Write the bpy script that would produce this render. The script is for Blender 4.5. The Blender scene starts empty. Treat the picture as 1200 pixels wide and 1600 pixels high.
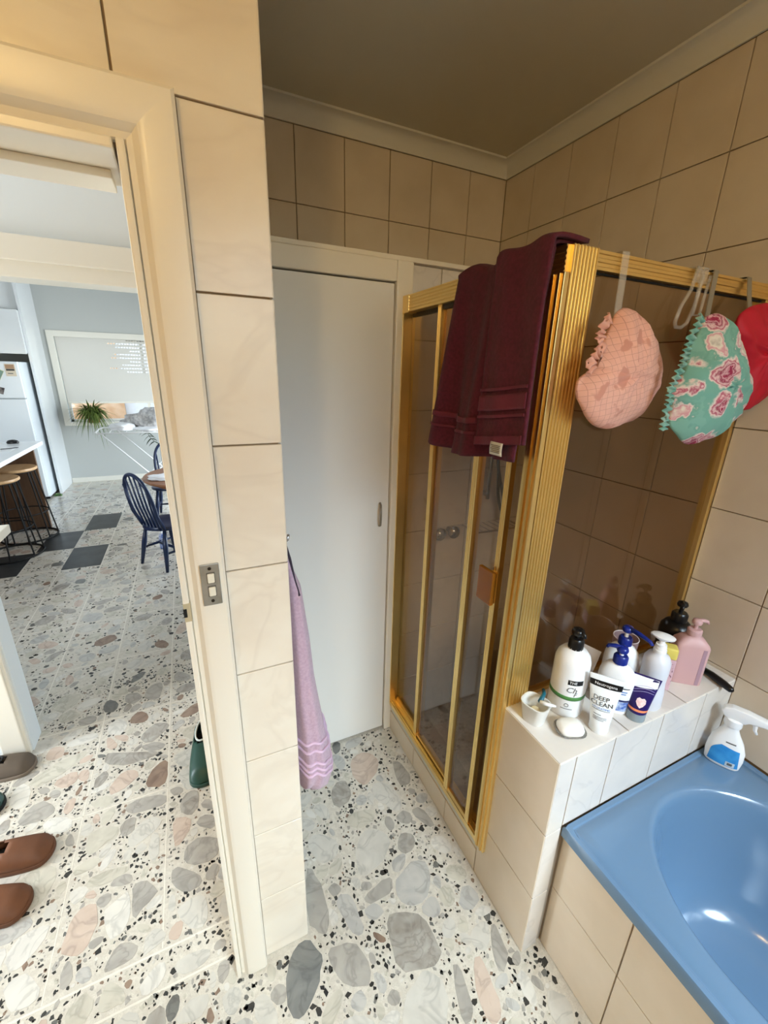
import bpy, bmesh, math, random
import numpy as np
from mathutils import Vector, Matrix, noise as mnoise
random.seed(7); RNG = np.random.default_rng(7)
S = bpy.context.scene
COL = S.collection

# ------------------------------------------------------------------ camera
CAM_H, F_PX = 1.632, 649.8
PITCH, YAW, ROLL = -.3211, -.4401, .0252
_f = Vector((math.sin(-YAW)*math.cos(PITCH), math.cos(YAW)*math.cos(PITCH), math.sin(PITCH)))
_r0 = Vector((math.cos(YAW), math.sin(YAW), 0)); _u0 = _r0.cross(_f)
_r = _r0*math.cos(ROLL)+_u0*math.sin(ROLL); _u = -_r0*math.sin(ROLL)+_u0*math.cos(ROLL)
cam = bpy.data.objects.new('camera', bpy.data.cameras.new('camera')); COL.objects.link(cam)
_m = Matrix((_r, _u, -_f)).transposed().to_4x4(); _m.translation = (0, 0, CAM_H); cam.matrix_world = _m
cam.data.sensor_fit = 'VERTICAL'; cam.data.sensor_height = 36; cam.data.lens = F_PX/1600*36
cam.data.clip_start = .02; cam.data.clip_end = 100
S.camera = cam

# ------------------------------------------------------------------ world, lights, exposure
S.view_settings.view_transform = 'Standard'; S.view_settings.look = 'None'
S.view_settings.gamma = 1; S.view_settings.use_curve_mapping = False
S.view_settings.exposure = EXPOSURE = 0.25
W = bpy.data.worlds.new('sky'); S.world = W; W.use_nodes = True
_n = W.node_tree.nodes; _sky = _n.new('ShaderNodeTexSky'); _sky.sky_type = 'NISHITA'
_sky.sun_elevation = math.radians(48); _sky.sun_rotation = math.radians(200); _sky.sun_disc = False
W.node_tree.links.new(_sky.outputs[0], _n['Background'].inputs[0]); _n['Background'].inputs[1].default_value = .8

def area(name, loc, target, sx, sy, power, color, spread=math.pi):
    l = bpy.data.lights.new(name, 'AREA'); l.shape = 'RECTANGLE'; l.size = sx; l.size_y = sy
    l.energy = power; l.color = color; l.spread = spread
    o = bpy.data.objects.new(name, l); COL.objects.link(o); o.location = loc
    o.rotation_euler = (Vector(target)-Vector(loc)).to_track_quat('-Z', 'Y').to_euler()
    return o
# daylight in the bathroom window behind the photographer
area('window_daylight', (.85, -1.62, 2.2), (.46, .38, 0), .9, .75, 20, (.72, .885, 1.0), math.radians(71))
# daylight in the hall's glazed door and in the kitchen's glazed doors
area('hall_daylight', (-2.7, 1.45, 1.3), (-.3, 1.6, 1.0), .9, 1.9, 82, (.88, .96, 1.0))
area('kitchen_daylight', (1.95, 4.9, 1.0), (-1.7, 5.6, .55), 2.0, 1.7, 60, (.86, .94, 1.0), math.radians(110))

# ------------------------------------------------------------------ helpers
def lin(c):
    return tuple((v/255/12.92 if v/255 <= .04045 else ((v/255+.055)/1.055)**2.4) for v in c)
MATS = {}
def mat(name, col, rough=.5, metal=0., spec=.5, col2=None, nscale=8., nlo=.35, nhi=.65, detail=4., bump=0., bscale=40., stretch=(1,1,1), coat=0., distort=0., alpha=None, trans=0., ior=1.45, sheen=0., vein=None):
    if name in MATS: return MATS[name]
    m = bpy.data.materials.new(name); m.use_nodes = True; N = m.node_tree.nodes; L = m.node_tree.links
    b = N['Principled BSDF']; I = b.inputs
    I['Base Color'].default_value = (*lin(col), 1); I['Roughness'].default_value = rough
    I['Metallic'].default_value = metal; I['Specular IOR Level'].default_value = spec
    I['Coat Weight'].default_value = coat; I['Coat Roughness'].default_value = .18; I['Transmission Weight'].default_value = trans; I['IOR'].default_value = ior
    if sheen: I['Sheen Weight'].default_value = sheen
    need = col2 or bump or vein
    if need:
        g = N.new('ShaderNodeNewGeometry'); mp = N.new('ShaderNodeMapping'); mp.inputs['Scale'].default_value = stretch
        L.new(g.outputs['Position'], mp.inputs['Vector'])
    last = None
    if col2:
        t = N.new('ShaderNodeTexNoise'); t.inputs['Scale'].default_value = nscale; t.inputs['Detail'].default_value = detail
        t.inputs['Distortion'].default_value = distort; L.new(mp.outputs[0], t.inputs['Vector'])
        r = N.new('ShaderNodeValToRGB'); r.color_ramp.elements[0].position = nlo; r.color_ramp.elements[1].position = nhi
        r.color_ramp.elements[0].color = (*lin(col), 1); r.color_ramp.elements[1].color = (*lin(col2), 1)
        L.new(t.outputs[0], r.inputs[0]); L.new(r.outputs[0], I['Base Color']); last = r.outputs[0]
    if vein:   # (colour, scale, width, strength)
        t = N.new('ShaderNodeTexNoise'); t.inputs['Scale'].default_value = vein[1]; t.inputs['Detail'].default_value = 3
        t.inputs['Distortion'].default_value = 1.6; L.new(mp.outputs[0], t.inputs['Vector'])
        r = N.new('ShaderNodeValToRGB'); e = r.color_ramp.elements; e[0].position = .5-vein[2]; e[1].position = .5+vein[2]
        e[0].color = e[1].color = (0, 0, 0, 1); c = r.color_ramp.elements.new(.5); c.color = (vein[3],)*3+(1,)
        L.new(t.outputs[0], r.inputs[0])
        x = N.new('ShaderNodeMix'); x.data_type = 'RGBA'; L.new(r.outputs[0], x.inputs[0])
        if last: L.new(last, x.inputs[6])
        else: x.inputs[6].default_value = (*lin(col), 1)
        x.inputs[7].default_value = (*lin(vein[0]), 1); L.new(x.outputs[2], I['Base Color'])
    if bump:
        t = N.new('ShaderNodeTexNoise'); t.inputs['Scale'].default_value = bscale; t.inputs['Detail'].default_value = 3
        L.new(mp.outputs[0], t.inputs['Vector']); bp = N.new('ShaderNodeBump'); bp.inputs['Strength'].default_value = bump
        bp.inputs['Distance'].default_value = .004; L.new(t.outputs[0], bp.inputs['Height']); L.new(bp.outputs[0], I['Normal'])
    MATS[name] = m; return m
def glassmat(name, tint, gloss=.08, rough=.02, glosscol=(1,1,1)):
    m = bpy.data.materials.new(name); m.use_nodes = True; N = m.node_tree.nodes; L = m.node_tree.links
    N.remove(N['Principled BSDF']); out = N['Material Output']
    t = N.new('ShaderNodeBsdfTransparent'); t.inputs[0].default_value = (*tint, 1)
    g = N.new('ShaderNodeBsdfGlossy'); g.inputs['Roughness'].default_value = rough; g.inputs[0].default_value = (*glosscol, 1)
    fr = N.new('ShaderNodeLayerWeight'); fr.inputs[0].default_value = .5
    pw = N.new('ShaderNodeMath'); pw.operation = 'POWER'; pw.inputs[1].default_value = 5; L.new(fr.outputs['Facing'], pw.inputs[0])
    ma = N.new('ShaderNodeMath'); ma.operation = 'MULTIPLY_ADD'; ma.inputs[1].default_value = .9; ma.inputs[2].default_value = .04+gloss; ma.use_clamp = True
    L.new(pw.outputs[0], ma.inputs[0]); x = N.new('ShaderNodeMixShader')
    L.new(ma.outputs[0], x.inputs[0]); L.new(t.outputs[0], x.inputs[1]); L.new(g.outputs[0], x.inputs[2]); L.new(x.outputs[0], out.inputs[0])
    return m

class MB:
    def __init__(s): s.v = []; s.f = []
    def add(s, v, f):
        o = len(s.v); s.v += [tuple(p) for p in v]; s.f += [tuple(i+o for i in q) for q in f]; return s
    def box(s, x0, x1, y0, y1, z0, z1):
        return s.add([(x0,y0,z0),(x1,y0,z0),(x1,y1,z0),(x0,y1,z0),(x0,y0,z1),(x1,y0,z1),(x1,y1,z1),(x0,y1,z1)],
                     [(0,3,2,1),(4,5,6,7),(0,1,5,4),(1,2,6,5),(2,3,7,6),(3,0,4,7)])
    def tube(s, pts, r, n=8, caps=True, closed=False):
        pts = [Vector(p) for p in pts]; k = len(pts); rr = r if isinstance(r, (list, tuple)) else [r]*k
        V = []; prev = None
        for i, p in enumerate(pts):
            if closed: t = pts[(i+1) % k]-pts[i-1]
            else: t = pts[min(i+1, k-1)]-pts[max(i-1, 0)]
            t.normalize()
            if prev is None:
                a = Vector((0,0,1)) if abs(t.z) < .9 else Vector((1,0,0)); u = t.cross(a).normalized()
            else:
                u = prev-t*prev.dot(t); u.normalize()
            prev = u; w = t.cross(u)
            V += [p+(u*math.cos(2*math.pi*j/n)+w*math.sin(2*math.pi*j/n))*rr[i] for j in range(n)]
        F = []
        for i in range(k if closed else k-1):
            a = i*n; b = ((i+1) % k)*n
            F += [(a+j, a+(j+1) % n, b+(j+1) % n, b+j) for j in range(n)]
        if caps and not closed: F += [tuple(range(n-1, -1, -1)), tuple((k-1)*n+j for j in range(n))]
        return s.add(V, F)
    def loops(s, L, cap0=True, cap1=True, closed=True):
        n = len(L[0]); V = [p for l in L for p in l]; F = []
        for i in range(len(L)-1):
            for j in range(n if closed else n-1):
                k = (j+1) % n; F.append((i*n+j, i*n+k, (i+1)*n+k, (i+1)*n+j))
        if cap0: F.append(tuple(range(n-1, -1, -1)))
        if cap1: F.append(tuple((len(L)-1)*n+j for j in range(n)))
        return s.add(V, F)
    def lathe(s, prof, c=(0,0,0), n=24, sx=1., sy=1., rot=0., power=2.):
        L = []
        for r, z in prof:
            l = []
            for j in range(n):
                a = 2*math.pi*j/n; ca, sa = math.cos(a), math.sin(a)
                q = (abs(ca)**power+abs(sa)**power)**(-1/power)
                x, y = r*q*ca*sx, r*q*sa*sy
                l.append((c[0]+x*math.cos(rot)-y*math.sin(rot), c[1]+x*math.sin(rot)+y*math.cos(rot), c[2]+z))
            L.append(l)
        return s.loops(L)
    def prism(s, poly, fn, d0, d1):
        n = len(poly); return s.add([fn(a, b, d0) for a, b in poly]+[fn(a, b, d1) for a, b in poly],
            [tuple(range(n-1, -1, -1)), tuple(range(n, 2*n))]+[(i, (i+1) % n, n+(i+1) % n, n+i) for i in range(n)])
    def grid(s, fn, nu, nv):
        return s.add([fn(i/nu, j/nv) for j in range(nv+1) for i in range(nu+1)],
            [(j*(nu+1)+i, j*(nu+1)+i+1, (j+1)*(nu+1)+i+1, (j+1)*(nu+1)+i) for j in range(nv) for i in range(nu)])
def wloc(o):
    p = Vector((0,0,0))
    while o is not None: p += Vector(o.location); o = o.parent
    return p
def build(name, mb, m, parent=None, smooth=False, bevel=0., seg=2, fix=True, solid=0., subdiv=0, angle=None, mats=None, fm=None):
    off = wloc(parent) if parent else Vector((0,0,0))
    me = bpy.data.meshes.new(name); me.from_pydata([(p[0]-off.x, p[1]-off.y, p[2]-off.z) for p in mb.v], [], mb.f)
    if fm is not None:
        me.polygons.foreach_set('material_index', fm)
    if bevel or fix or solid:
        bm = bmesh.new(); bm.from_mesh(me)
        if fix: bmesh.ops.recalc_face_normals(bm, faces=bm.faces)
        if solid: bmesh.ops.solidify(bm, geom=list(bm.faces), thickness=solid)
        if bevel: bmesh.ops.bevel(bm, geom=list(bm.edges), offset=bevel, segments=seg, affect='EDGES', clamp_overlap=True, profile=.6)
        bm.to_mesh(me); bm.free()
    o = bpy.data.objects.new(name, me); COL.objects.link(o)
    for q in (mats or [m]): me.materials.append(q)
    if smooth:
        me.shade_smooth()
        if angle: me.set_sharp_from_angle(angle=math.radians(angle))
    if parent: o.parent = parent
    if subdiv:
        md = o.modifiers.new('sub', 'SUBSURF'); md.levels = md.render_levels = subdiv
    return o
def tag(o, label=None, cat=None, group=None, kind=None):
    if label: o['label'] = label
    if cat: o['category'] = cat
    if group: o['group'] = group
    if kind: o['kind'] = kind
    return o
def thing(name, label, cat, loc=(0,0,0), group=None):
    o = bpy.data.objects.new(name, None); COL.objects.link(o); o.location = loc; o.empty_display_size = .05
    return tag(o, label, cat, group)
def struct(name, mb, m, label=None, **k):
    return tag(build(name, mb, m, **k), label, None, None, 'structure')
def copy_tree(o, parent=None):
    c = o.copy(); COL.objects.link(c); c.parent = parent
    for ch in list(o.children): copy_tree(ch, c)
    return c
_TM = {}
def tile(parent, plane, u0, u1, v0, v1, d, m, th=.006, name='tile', gap=.0017, bev=.0007):
    """one ceramic tile; plane 'y': faces -Y at y=d, 'x': faces -X at x=d, 'z': faces +Z at z=d, 'X': faces +X at x=d"""
    a, b = u1-u0-2*gap, v1-v0-2*gap
    key = (plane, round(a, 4), round(b, 4), m.name, th)
    if key not in _TM:
        P = {'y': lambda u, v, w: (u, w, v), 'x': lambda u, v, w: (w, u, v), 'z': lambda u, v, w: (u, v, -w), 'X': lambda u, v, w: (-w, u, v)}[plane]
        V = [P(*q) for q in ((0,0,th),(a,0,th),(a,b,th),(0,b,th),(0,0,bev),(a,0,bev),(a,b,bev),(0,b,bev),(bev,bev,0),(a-bev,bev,0),(a-bev,b-bev,0),(bev,b-bev,0))]
        F = [(0,1,5,4),(1,2,6,5),(2,3,7,6),(3,0,4,7),(4,5,9,8),(5,6,10,9),(6,7,11,10),(7,4,8,11),(8,9,10,11),(3,2,1,0)]
        mb = MB().add(V, F); o = build('tmp', mb, m); _TM[key] = o.data; bpy.data.objects.remove(o)
        _TM[key].name = 'tile_mesh'
    o = bpy.data.objects.new(name, _TM[key]); COL.objects.link(o)
    q = {'y': (u0+gap, d, v0+gap), 'x': (d, u0+gap, v0+gap), 'z': (u0+gap, v0+gap, d), 'X': (d, u0+gap, v0+gap)}[plane]
    o.parent = parent; o.location = Vector(q)-wloc(parent); return o
def cuts(lo, hi, start, step):
    k = math.floor((lo-start)/step)-1; out = [lo]
    while True:
        x = start+k*step
        if x >= hi-.012: break
        if x > lo+.012: out.append(x)
        k += 1
    return out+[hi]
def tile_area(parent, plane, us, vs, d, m, **k):
    for a in range(len(us)-1):
        for b in range(len(vs)-1): tile(parent, plane, us[a], us[a+1], vs[b], vs[b+1], d, m, **k)
_F = None
def text2d(s, size):
    """flat letter mesh centred on the origin, in x right / y up"""
    c = bpy.data.curves.new('lettering', 'FONT'); c.body = s; c.size = size; c.align_x = 'CENTER'; c.align_y = 'CENTER'; c.resolution_u = 2
    o = bpy.data.objects.new('lettering', c); COL.objects.link(o); dg = bpy.context.evaluated_depsgraph_get()
    me = bpy.data.meshes.new_from_object(o.evaluated_get(dg)); r = ([tuple(v.co) for v in me.vertices], [tuple(p.vertices) for p in me.polygons])
    bpy.data.objects.remove(o); bpy.data.meshes.remove(me); return r
def letters(name, s, size, fn, m, parent, shear=0.):
    v, f = text2d(s, size); return build(name, MB().add([fn(x+shear*y, y) for x, y, _ in v], f), m, parent, fix=False)

# ------------------------------------------------------------------ materials
TILE = mat('marbled_cream_tile', (234,223,205), .32, col2=(226,212,192), nscale=5, nlo=.4, nhi=.7, vein=((204,188,168), 3.2, .06, .22), stretch=(1,1,1.5), coat=.2)
TILE2 = mat('plain_cream_tile', (227,213,193), .34, col2=(220,205,183), nscale=7, coat=.15, bump=.06, bscale=9)
TILEW = mat('pale_white_tile', (226,218,208), .25, col2=(214,207,200), nscale=6, coat=.2, vein=((196,188,182), 4, .03, .35))
GROUT = mat('grout', (150,128,100), .9)
GROUTW = mat('grout_pale', (176,165,150), .9)
PAINT = mat('gloss_cream_paint', (238,229,212), .3, bump=.05, bscale=18)
DOORP = mat('door_paint', (234,230,222), .38, bump=.04, bscale=14)
WHITE = mat('white_wall_paint', (232,234,234), .7)
CEIL = mat('ceiling_paint', (214,208,188), .85)
CORN = mat('cornice_paint', (228,226,216), .6)
GOLD = mat('gold_anodised', (242,216,150), .34, metal=1., col2=(236,206,136), nscale=3)
GOLDD = mat('gold_anodised_edge', (226,188,112), .3, metal=1.)
BRONZE = glassmat('bronze_glass', (.755,.665,.56), 0., .015)
BLACK = mat('black_plastic', (16,16,18), .3)
BLACKR = mat('black_rubber', (14,14,14), .7)
CHROME = mat('chrome', (200,200,205), .15, metal=1.)
WPLAS = mat('white_plastic', (240,240,240), .32)
BATHB = mat('blue_enamel', (98,128,158), .16, coat=.5, spec=.5)
# ------------------------------------------------------------------ key dimensions (metres)
YW, XE = .8066, .1594            # door wall face, its free end
YB, XR = 1.8928, 1.4824          # far wall and right wall faces
YC = 1.434                       # face of the built-in cupboard
XH, YD, YS = .727, .505, .722    # kerb line, front of the dwarf wall, shower screen
ZD, ZCOR, ZCEIL = .743, 2.506, 2.565
XO = -.036                       # right edge of the door opening

# ------------------------------------------------------------------ floor
cement = mat('terrazzo_cement', (210,203,189), .22, col2=(199,191,177), nscale=60, nlo=.4, nhi=.6, coat=.25, vein=((176,168,154), 90, .05, .5))
floor = struct('floor', MB().box(-3.2, 2.2, -2.5, 7.4, -.06, 0), cement, 'terrazzo floor of large flat marble chips')
CHIPC = {
 'lg': ((206,201,190),(189,184,174)), 'wh': ((216,211,200),(202,197,188)), 'gr': ((176,170,160),(154,149,141)),
 'bg': ((190,186,178),(172,169,163)), 'dk': ((122,120,114),(98,97,93)), 'pk': ((202,183,167),(186,166,150)),
 'br': ((150,128,110),(124,102,88)), 'be': ((202,196,180),(182,175,160)), 'vn': ((178,173,163),(140,132,122)), 'sl': ((132,132,127),(106,107,105)), 'bk': ((46,46,46),(66,64,60))}
CHIP = {k: mat('terrazzo_chip_'+k, a, .2, col2=b, nscale=14, nlo=.3, nhi=.75, coat=.25, distort=1.2, vein=(tuple(int(x*.78) for x in b), 9, .05, .4)) for k, (a, b) in CHIPC.items()}
def pix(u, v, z=0.):
    d = _f+_r*((u-600)/F_PX)-_u*((v-800)/F_PX); k = (z-CAM_H)/d.z
    return (d.x*k, d.y*k)
def c6(p): return [pix(420+x*.31667, 1120+y*.31667) for x, y in p]
def c3(p): return [pix(x*.33755, 1060+y*.33755) for x, y in p]
# outlines of the biggest chips as they lie on the floor
traced = [('pk',c6([(400,215),(440,175),(510,175),(550,215),(530,290),(470,345),(420,310)])),('gr',c6([(605,220),(640,215),(690,270),(705,320),(660,350),(625,300)])),
('lg',c6([(500,340),(560,315),(610,350),(660,420),(640,480),(590,440),(530,420)])),('vn',c6([(300,370),(350,310),(390,320),(410,380),(390,430),(330,455)])),
('lg',c6([(215,440),(270,425),(300,470),(300,510),(250,500)])),('be',c6([(380,490),(440,460),(520,450),(530,500),(470,545),(430,555),(390,530)])),
('gr',c6([(700,465),(745,435),(825,535),(790,545),(730,500)])),('lg',c6([(440,600),(480,555),(560,550),(600,600),(580,690),(490,780),(440,790),(430,700)])),
('gr',c6([(635,600),(660,570),(715,580),(725,630),(690,680),(640,670)])),('lg',c6([(190,590),(270,580),(350,620),(340,690),(270,735),(200,670)])),
('bg',c6([(630,790),(690,720),(760,700),(800,760),(800,860),(740,940),(660,930),(625,870)])),('gr',c6([(470,890),(540,820),(610,780),(615,860),(560,900),(480,930)])),
('gr',c6([(180,740),(220,760),(270,840),(300,1000),(290,1080),(240,1070),(195,1010)])),('bg',c6([(340,880),(400,870),(440,950),(480,1070),(430,1090),(380,1010),(330,930)])),
('vn',c6([(580,970),(650,950),(760,975),(830,1090),(860,1190),(790,1240),(690,1270),(640,1250),(600,1130)])),('gr',c6([(290,1150),(370,1110),(450,1130),(510,1230),(505,1330),(440,1340),(350,1300),(310,1220)])),
('sl',c6([(95,1220),(130,1130),(190,1095),(250,1150),(270,1230),(240,1340),(190,1470),(130,1516),(95,1450),(90,1320)])),('lg',c6([(660,1400),(740,1260),(800,1250),(870,1310),(890,1420),(870,1540),(750,1600),(650,1540)])),
('gr',c6([(900,1215),(940,1225),(980,1340),(1010,1450),(1000,1516),(960,1516),(930,1380)])),('pk',c6([(1000,1190),(1050,1180),(1100,1300),(1150,1420),(1150,1516),(1080,1516),(1030,1400)])),
('gr',c6([(1090,1030),(1115,1010),(1150,1090),(1190,1190),(1150,1290),(1100,1180)])),('be',c6([(870,740),(930,720),(985,770),(960,810),(890,800)])),
('wh',c6([(800,590),(870,590),(915,650),(860,680),(800,640)])),('gr',c6([(570,490),(600,490),(625,540),(600,570),(575,540)])),('wh',c6([(370,1490),(450,1470),(540,1516),(480,1570),(370,1550)])),
('br',c6([(510,1060),(550,1070),(585,1100),(560,1120),(520,1090)])),('dk',c6([(310,130),(350,120),(355,170),(320,190)])),
('vn',c3([(650,270),(700,215),(760,200),(790,220),(720,290),(660,300)])),('pk',c3([(490,280),(520,270),(550,320),(500,335)])),('vn',c3([(480,350),(540,340),(640,340),(720,335),(740,350),(640,390),(540,405),(490,395)])),
('br',c3([(670,480),(720,400),(780,370),(780,430),(755,500),(690,510)])),('pk',c3([(510,490),(570,430),(640,420),(640,460),(560,520),(500,550)])),('gr',c3([(570,600),(650,550),(770,535),(770,580),(680,610),(600,630)])),
('gr',c3([(80,660),(180,560),(260,590),(240,640),(150,670),(90,690)])),('wh',c3([(180,690),(240,640),(340,640),(330,700),(250,725)])),('pk',c3([(800,640),(880,640),(890,680),(840,770),(800,780)])),
('lg',c3([(690,770),(710,710),(740,720),(740,800),(720,850),(690,830)])),('gr',c3([(840,830),(880,750),(1000,720),(1020,800),(950,860),(880,865)])),('gr',c3([(790,890),(830,870),(920,900),(940,950),(860,1000),(800,960)])),
('lg',c3([(820,1070),(870,1020),(950,990),(965,1060),(955,1140),(890,1165),(830,1120)])),('gr',c3([(615,960),(660,930),(740,970),(700,1020),(650,1080),(620,1120),(610,1030)])),
('wh',c3([(470,1090),(540,1020),(605,980),(605,1100),(550,1200),(500,1210)])),('pk',c3([(290,1230),(330,1110),(400,1040),(460,1050),(450,1150),(400,1260),(340,1290),(285,1285)])),
('be',c3([(400,940),(460,900),(600,860),(590,900),(480,960),(390,970)])),('gr',c3([(480,1350),(540,1230),(600,1215),(650,1250),(600,1310),(490,1360)])),('bg',c3([(340,1390),(370,1340),(420,1330),(425,1390),(370,1420)])),
('lg',c3([(680,1180),(740,1150),(780,1200),(700,1260),(660,1290)])),('wh',c3([(20,1290),(110,1180),(240,1120),(200,1230),(90,1350),(30,1370)])),('wh',c3([(10,1450),(50,1400),(140,1350),(200,1460),(120,1530),(30,1550)])),
('be',c3([(455,1500),(500,1400),(560,1420),(590,1490),(520,1530),(460,1560)])),('lg',c3([(800,1360),(830,1290),(980,1240),(970,1300),(870,1370)])),('lg',c3([(800,1600),(860,1500),(960,1450),(970,1500),(920,1590)])),
('gr',c3([(1000,1330),(1060,1290),(1065,1360),(1020,1430)])),('lg',c3([(1075,1420),(1090,1340),(1185,1300),(1185,1470),(1110,1480)])),('dk',c3([(470,140),(500,95),(550,110),(540,150),(490,165)])),
('br',c3([(595,190),(650,145),(690,170),(680,200),(610,215)])),('be',c3([(120,490),(250,400),(400,330),(410,350),(250,470),(170,510)])),('lg',c3([(820,430),(880,410),(910,510),(850,520)])),
('gr',c3([(920,590),(960,550),(1000,590),(990,615)])),('gr',c3([(900,680),(930,630),(1000,630),(1000,700)])),('be',c3([(400,740),(440,700),(540,680),(560,720),(460,790),(400,830)])),
('lg',c3([(600,720),(690,640),(750,650),(740,690),(640,770),(590,780)])),('pk',c3([(230,490),(360,420),(365,470),(300,515)])),('br',c3([(345,540),(375,490),(385,500),(360,545)])),('br',c3([(570,1420),(600,1390),(617,1400),(590,1445)])),('br',c3([(950,1590),(970,1510),(995,1560),(985,1600)]))]
def smooth_poly(p, it=1):
    for _ in range(it):
        q = []
        for i in range(len(p)):
            a, b = p[i], p[(i+1) % len(p)]
            q += [(a[0]*.75+b[0]*.25, a[1]*.75+b[1]*.25), (a[0]*.25+b[0]*.75, a[1]*.25+b[1]*.75)]
        p = q
    return p
def rough(p):
    n = len(p); r = math.sqrt(poly_area(p)/math.pi)
    return [(a+random.uniform(-1, 1)*.07*r, b+random.uniform(-1, 1)*.07*r) for a, b in p]
def poly_area(p): return abs(sum(p[i-1][0]*p[i][1]-p[i][0]*p[i-1][1] for i in range(len(p))))/2
G = .004; GX, GY = -2.2, .0; NX, NY = int(3.1/G), int(7.3/G)
occ = np.zeros((NX, NY), bool)
def inside(p, X, Y):
    r = np.zeros(X.shape, bool); n = len(p)
    for i in range(n):
        (x0, y0), (x1, y1) = p[i], p[(i+1) % n]
        if y0 == y1: continue
        r ^= ((y0 > Y) != (y1 > Y)) & (X < (x1-x0)*(Y-y0)/(y1-y0)+x0)
    return r
def cells(p):
    xs = [a for a, _ in p]; ys = [b for _, b in p]
    i0, i1 = max(0, int((min(xs)-GX)/G)), min(NX, int((max(xs)-GX)/G)+2)
    j0, j1 = max(0, int((min(ys)-GY)/G)), min(NY, int((max(ys)-GY)/G)+2)
    if i1 <= i0 or j1 <= j0: return None
    X, Y = np.meshgrid(GX+np.arange(i0, i1)*G, GY+np.arange(j0, j1)*G, indexing='ij')
    return slice(i0, i1), slice(j0, j1), inside(p, X, Y)
# floor panels of the hall and kitchen: joints every .29 m across and every .5 m deep
SX = [-.242-.2895*k for k in range(-3, 7)]; SYJ = [1.5+.5*k for k in range(0, 12)]; TH = [.853, .945]
ok = np.zeros((NX, NY), bool)
gx = GX+np.arange(NX)*G; gy = GY+np.arange(NY)*G
PX, PY = np.meshgrid(gx, gy, indexing='ij')
ok |= (PX > -1.2) & (PX < XH-.004) & (PY < YW-.022)
ok |= (PX > XE+.004) & (PX < XH-.004) & (PY < YC-.004) & (PY > .5)
ok |= (PX < .74) & (PX > .73) & False
ok |= (PX > XH-.01) & (PX < .79) & (PY < YD-.004)
ok |= (PX > -.86) & (PX < XO-.016) & (PY > .7) & (PY < 1.0)
ok |= (PX < .12) & (PY > .94) & (PY < 7.28)
for y in TH+SYJ: ok &= ~(np.abs(PY-y) < .0045) | (PX > XO-.02)
for x in SX: ok &= ~((np.abs(PX-x) < .0035) & (PY > .95))
darkt = [(-1.107,-.82,4.98,5.51),(-1.395,-1.107,4.49,4.99),(-1.107,-.825,3.99,4.49),(-1.69,-1.4,3.99,4.48)]
for a, b, c, d in darkt: ok &= ~((PX > a-.004) & (PX < b+.004) & (PY > c-.004) & (PY < d+.004))
chips = []
def place(kind, p, force=False, pad=1.):
    c = cells(p)
    if c is None: return False
    si, sj, msk = c
    if msk.sum() == 0: return False
    if not force and (occ[si, sj][msk].any() or (~ok[si, sj][msk]).any()): return False
    if force and (~ok[si, sj][msk]).mean() > .25: return False
    occ[si, sj] |= msk
    chips.append((kind, p)); return True
for k, p in traced: place(k, rough(smooth_poly(p, 1)), True)
def _k(): pass
kinds = ['lg']*7+['wh']*5+['gr']*5+['bg']*4+['be']*5+['pk']*3+['vn']*3+['br']*1+['dk']*1
def rpoly(cx, cy, r, n, el, ang):
    p = []
    for i in range(n):
        a = 2*math.pi*(i+random.uniform(-.25, .25))/n; q = r*random.uniform(.78, 1.1)
        x, y = q*math.cos(a), q*math.sin(a)*el
        p.append((cx+x*math.cos(ang)-y*math.sin(ang), cy+x*math.sin(ang)+y*math.cos(ang)))
    return p
for r0, r1, tries in ((.055, .085, 9000), (.035, .055, 12000), (.02, .033, 9000)):
    for _ in range(tries):
        cx, cy = random.uniform(-1.9, .75), random.choice((random.uniform(.05, 2.2), random.uniform(.05, 7.2)))
        ix, iy = int((cx-GX)/G), int((cy-GY)/G)
        if occ[ix, iy] or not ok[ix, iy]: continue
        bath = cx > -.1 and cy < 1.5
        if bath and (r0 > .05 or (r0 > .03 and random.random() < .6)): continue
        place(random.choice(kinds if not bath else ['lg', 'gr', 'be', 'wh', 'bg']), rough(smooth_poly(rpoly(cx, cy, random.uniform(r0, r1), random.randint(5, 7), random.uniform(.45, .95), random.uniform(0, 3.14)), 1)))
def poly_area(p): return abs(sum(p[i-1][0]*p[i][1]-p[i][0]*p[i-1][1] for i in range(len(p))))/2
def view_size(p):
    cx = sum(a for a, _ in p)/len(p); cy = sum(b for _, b in p)/len(p); d = Vector((cx, cy, -CAM_H)); z = d.dot(_f)
    if z < .1: return 0
    u, v = 600+F_PX*d.dot(_r)/z, 800-F_PX*d.dot(_u)/z
    if not (-40 < u < 1240 and -40 < v < 1640): return poly_area(p)*1e-3
    if cy > .8 and cx > XO and cx < XE: return 0
    return poly_area(p)/(d.length**2)*abs(d.z)/d.length
def chip_solid(mb, p, h=.0007):
    n = len(p); cx = sum(a for a, _ in p)/n; cy = sum(b for _, b in p)/n
    top = [(cx+(a-cx)*.985, cy+(b-cy)*.985, h) for a, b in p]
    mb.add([(a, b, -.002) for a, b in p]+top, [tuple(range(n, 2*n))]+[(i, (i+1) % n, n+(i+1) % n, n+i) for i in range(n)])
def area_ccw(p): return sum(p[i-1][0]*p[i][1]-p[i][0]*p[i-1][1] for i in range(len(p))) > 0
chips = [(k, p if area_ccw(p) else p[::-1]) for k, p in chips]
chips.sort(key=lambda c: -view_size(c[1]))
for k, p in chips[:300]:
    mb = MB(); chip_solid(mb, p); build('terrazzo_chip', mb, CHIP[k], floor, fix=False)
rest = MB(); fm = []; KL = list(CHIP)
for k, p in chips[300:]:
    a = len(rest.f); chip_solid(rest, p, .0006); fm += [KL.index(k)]*(len(rest.f)-a)
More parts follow.
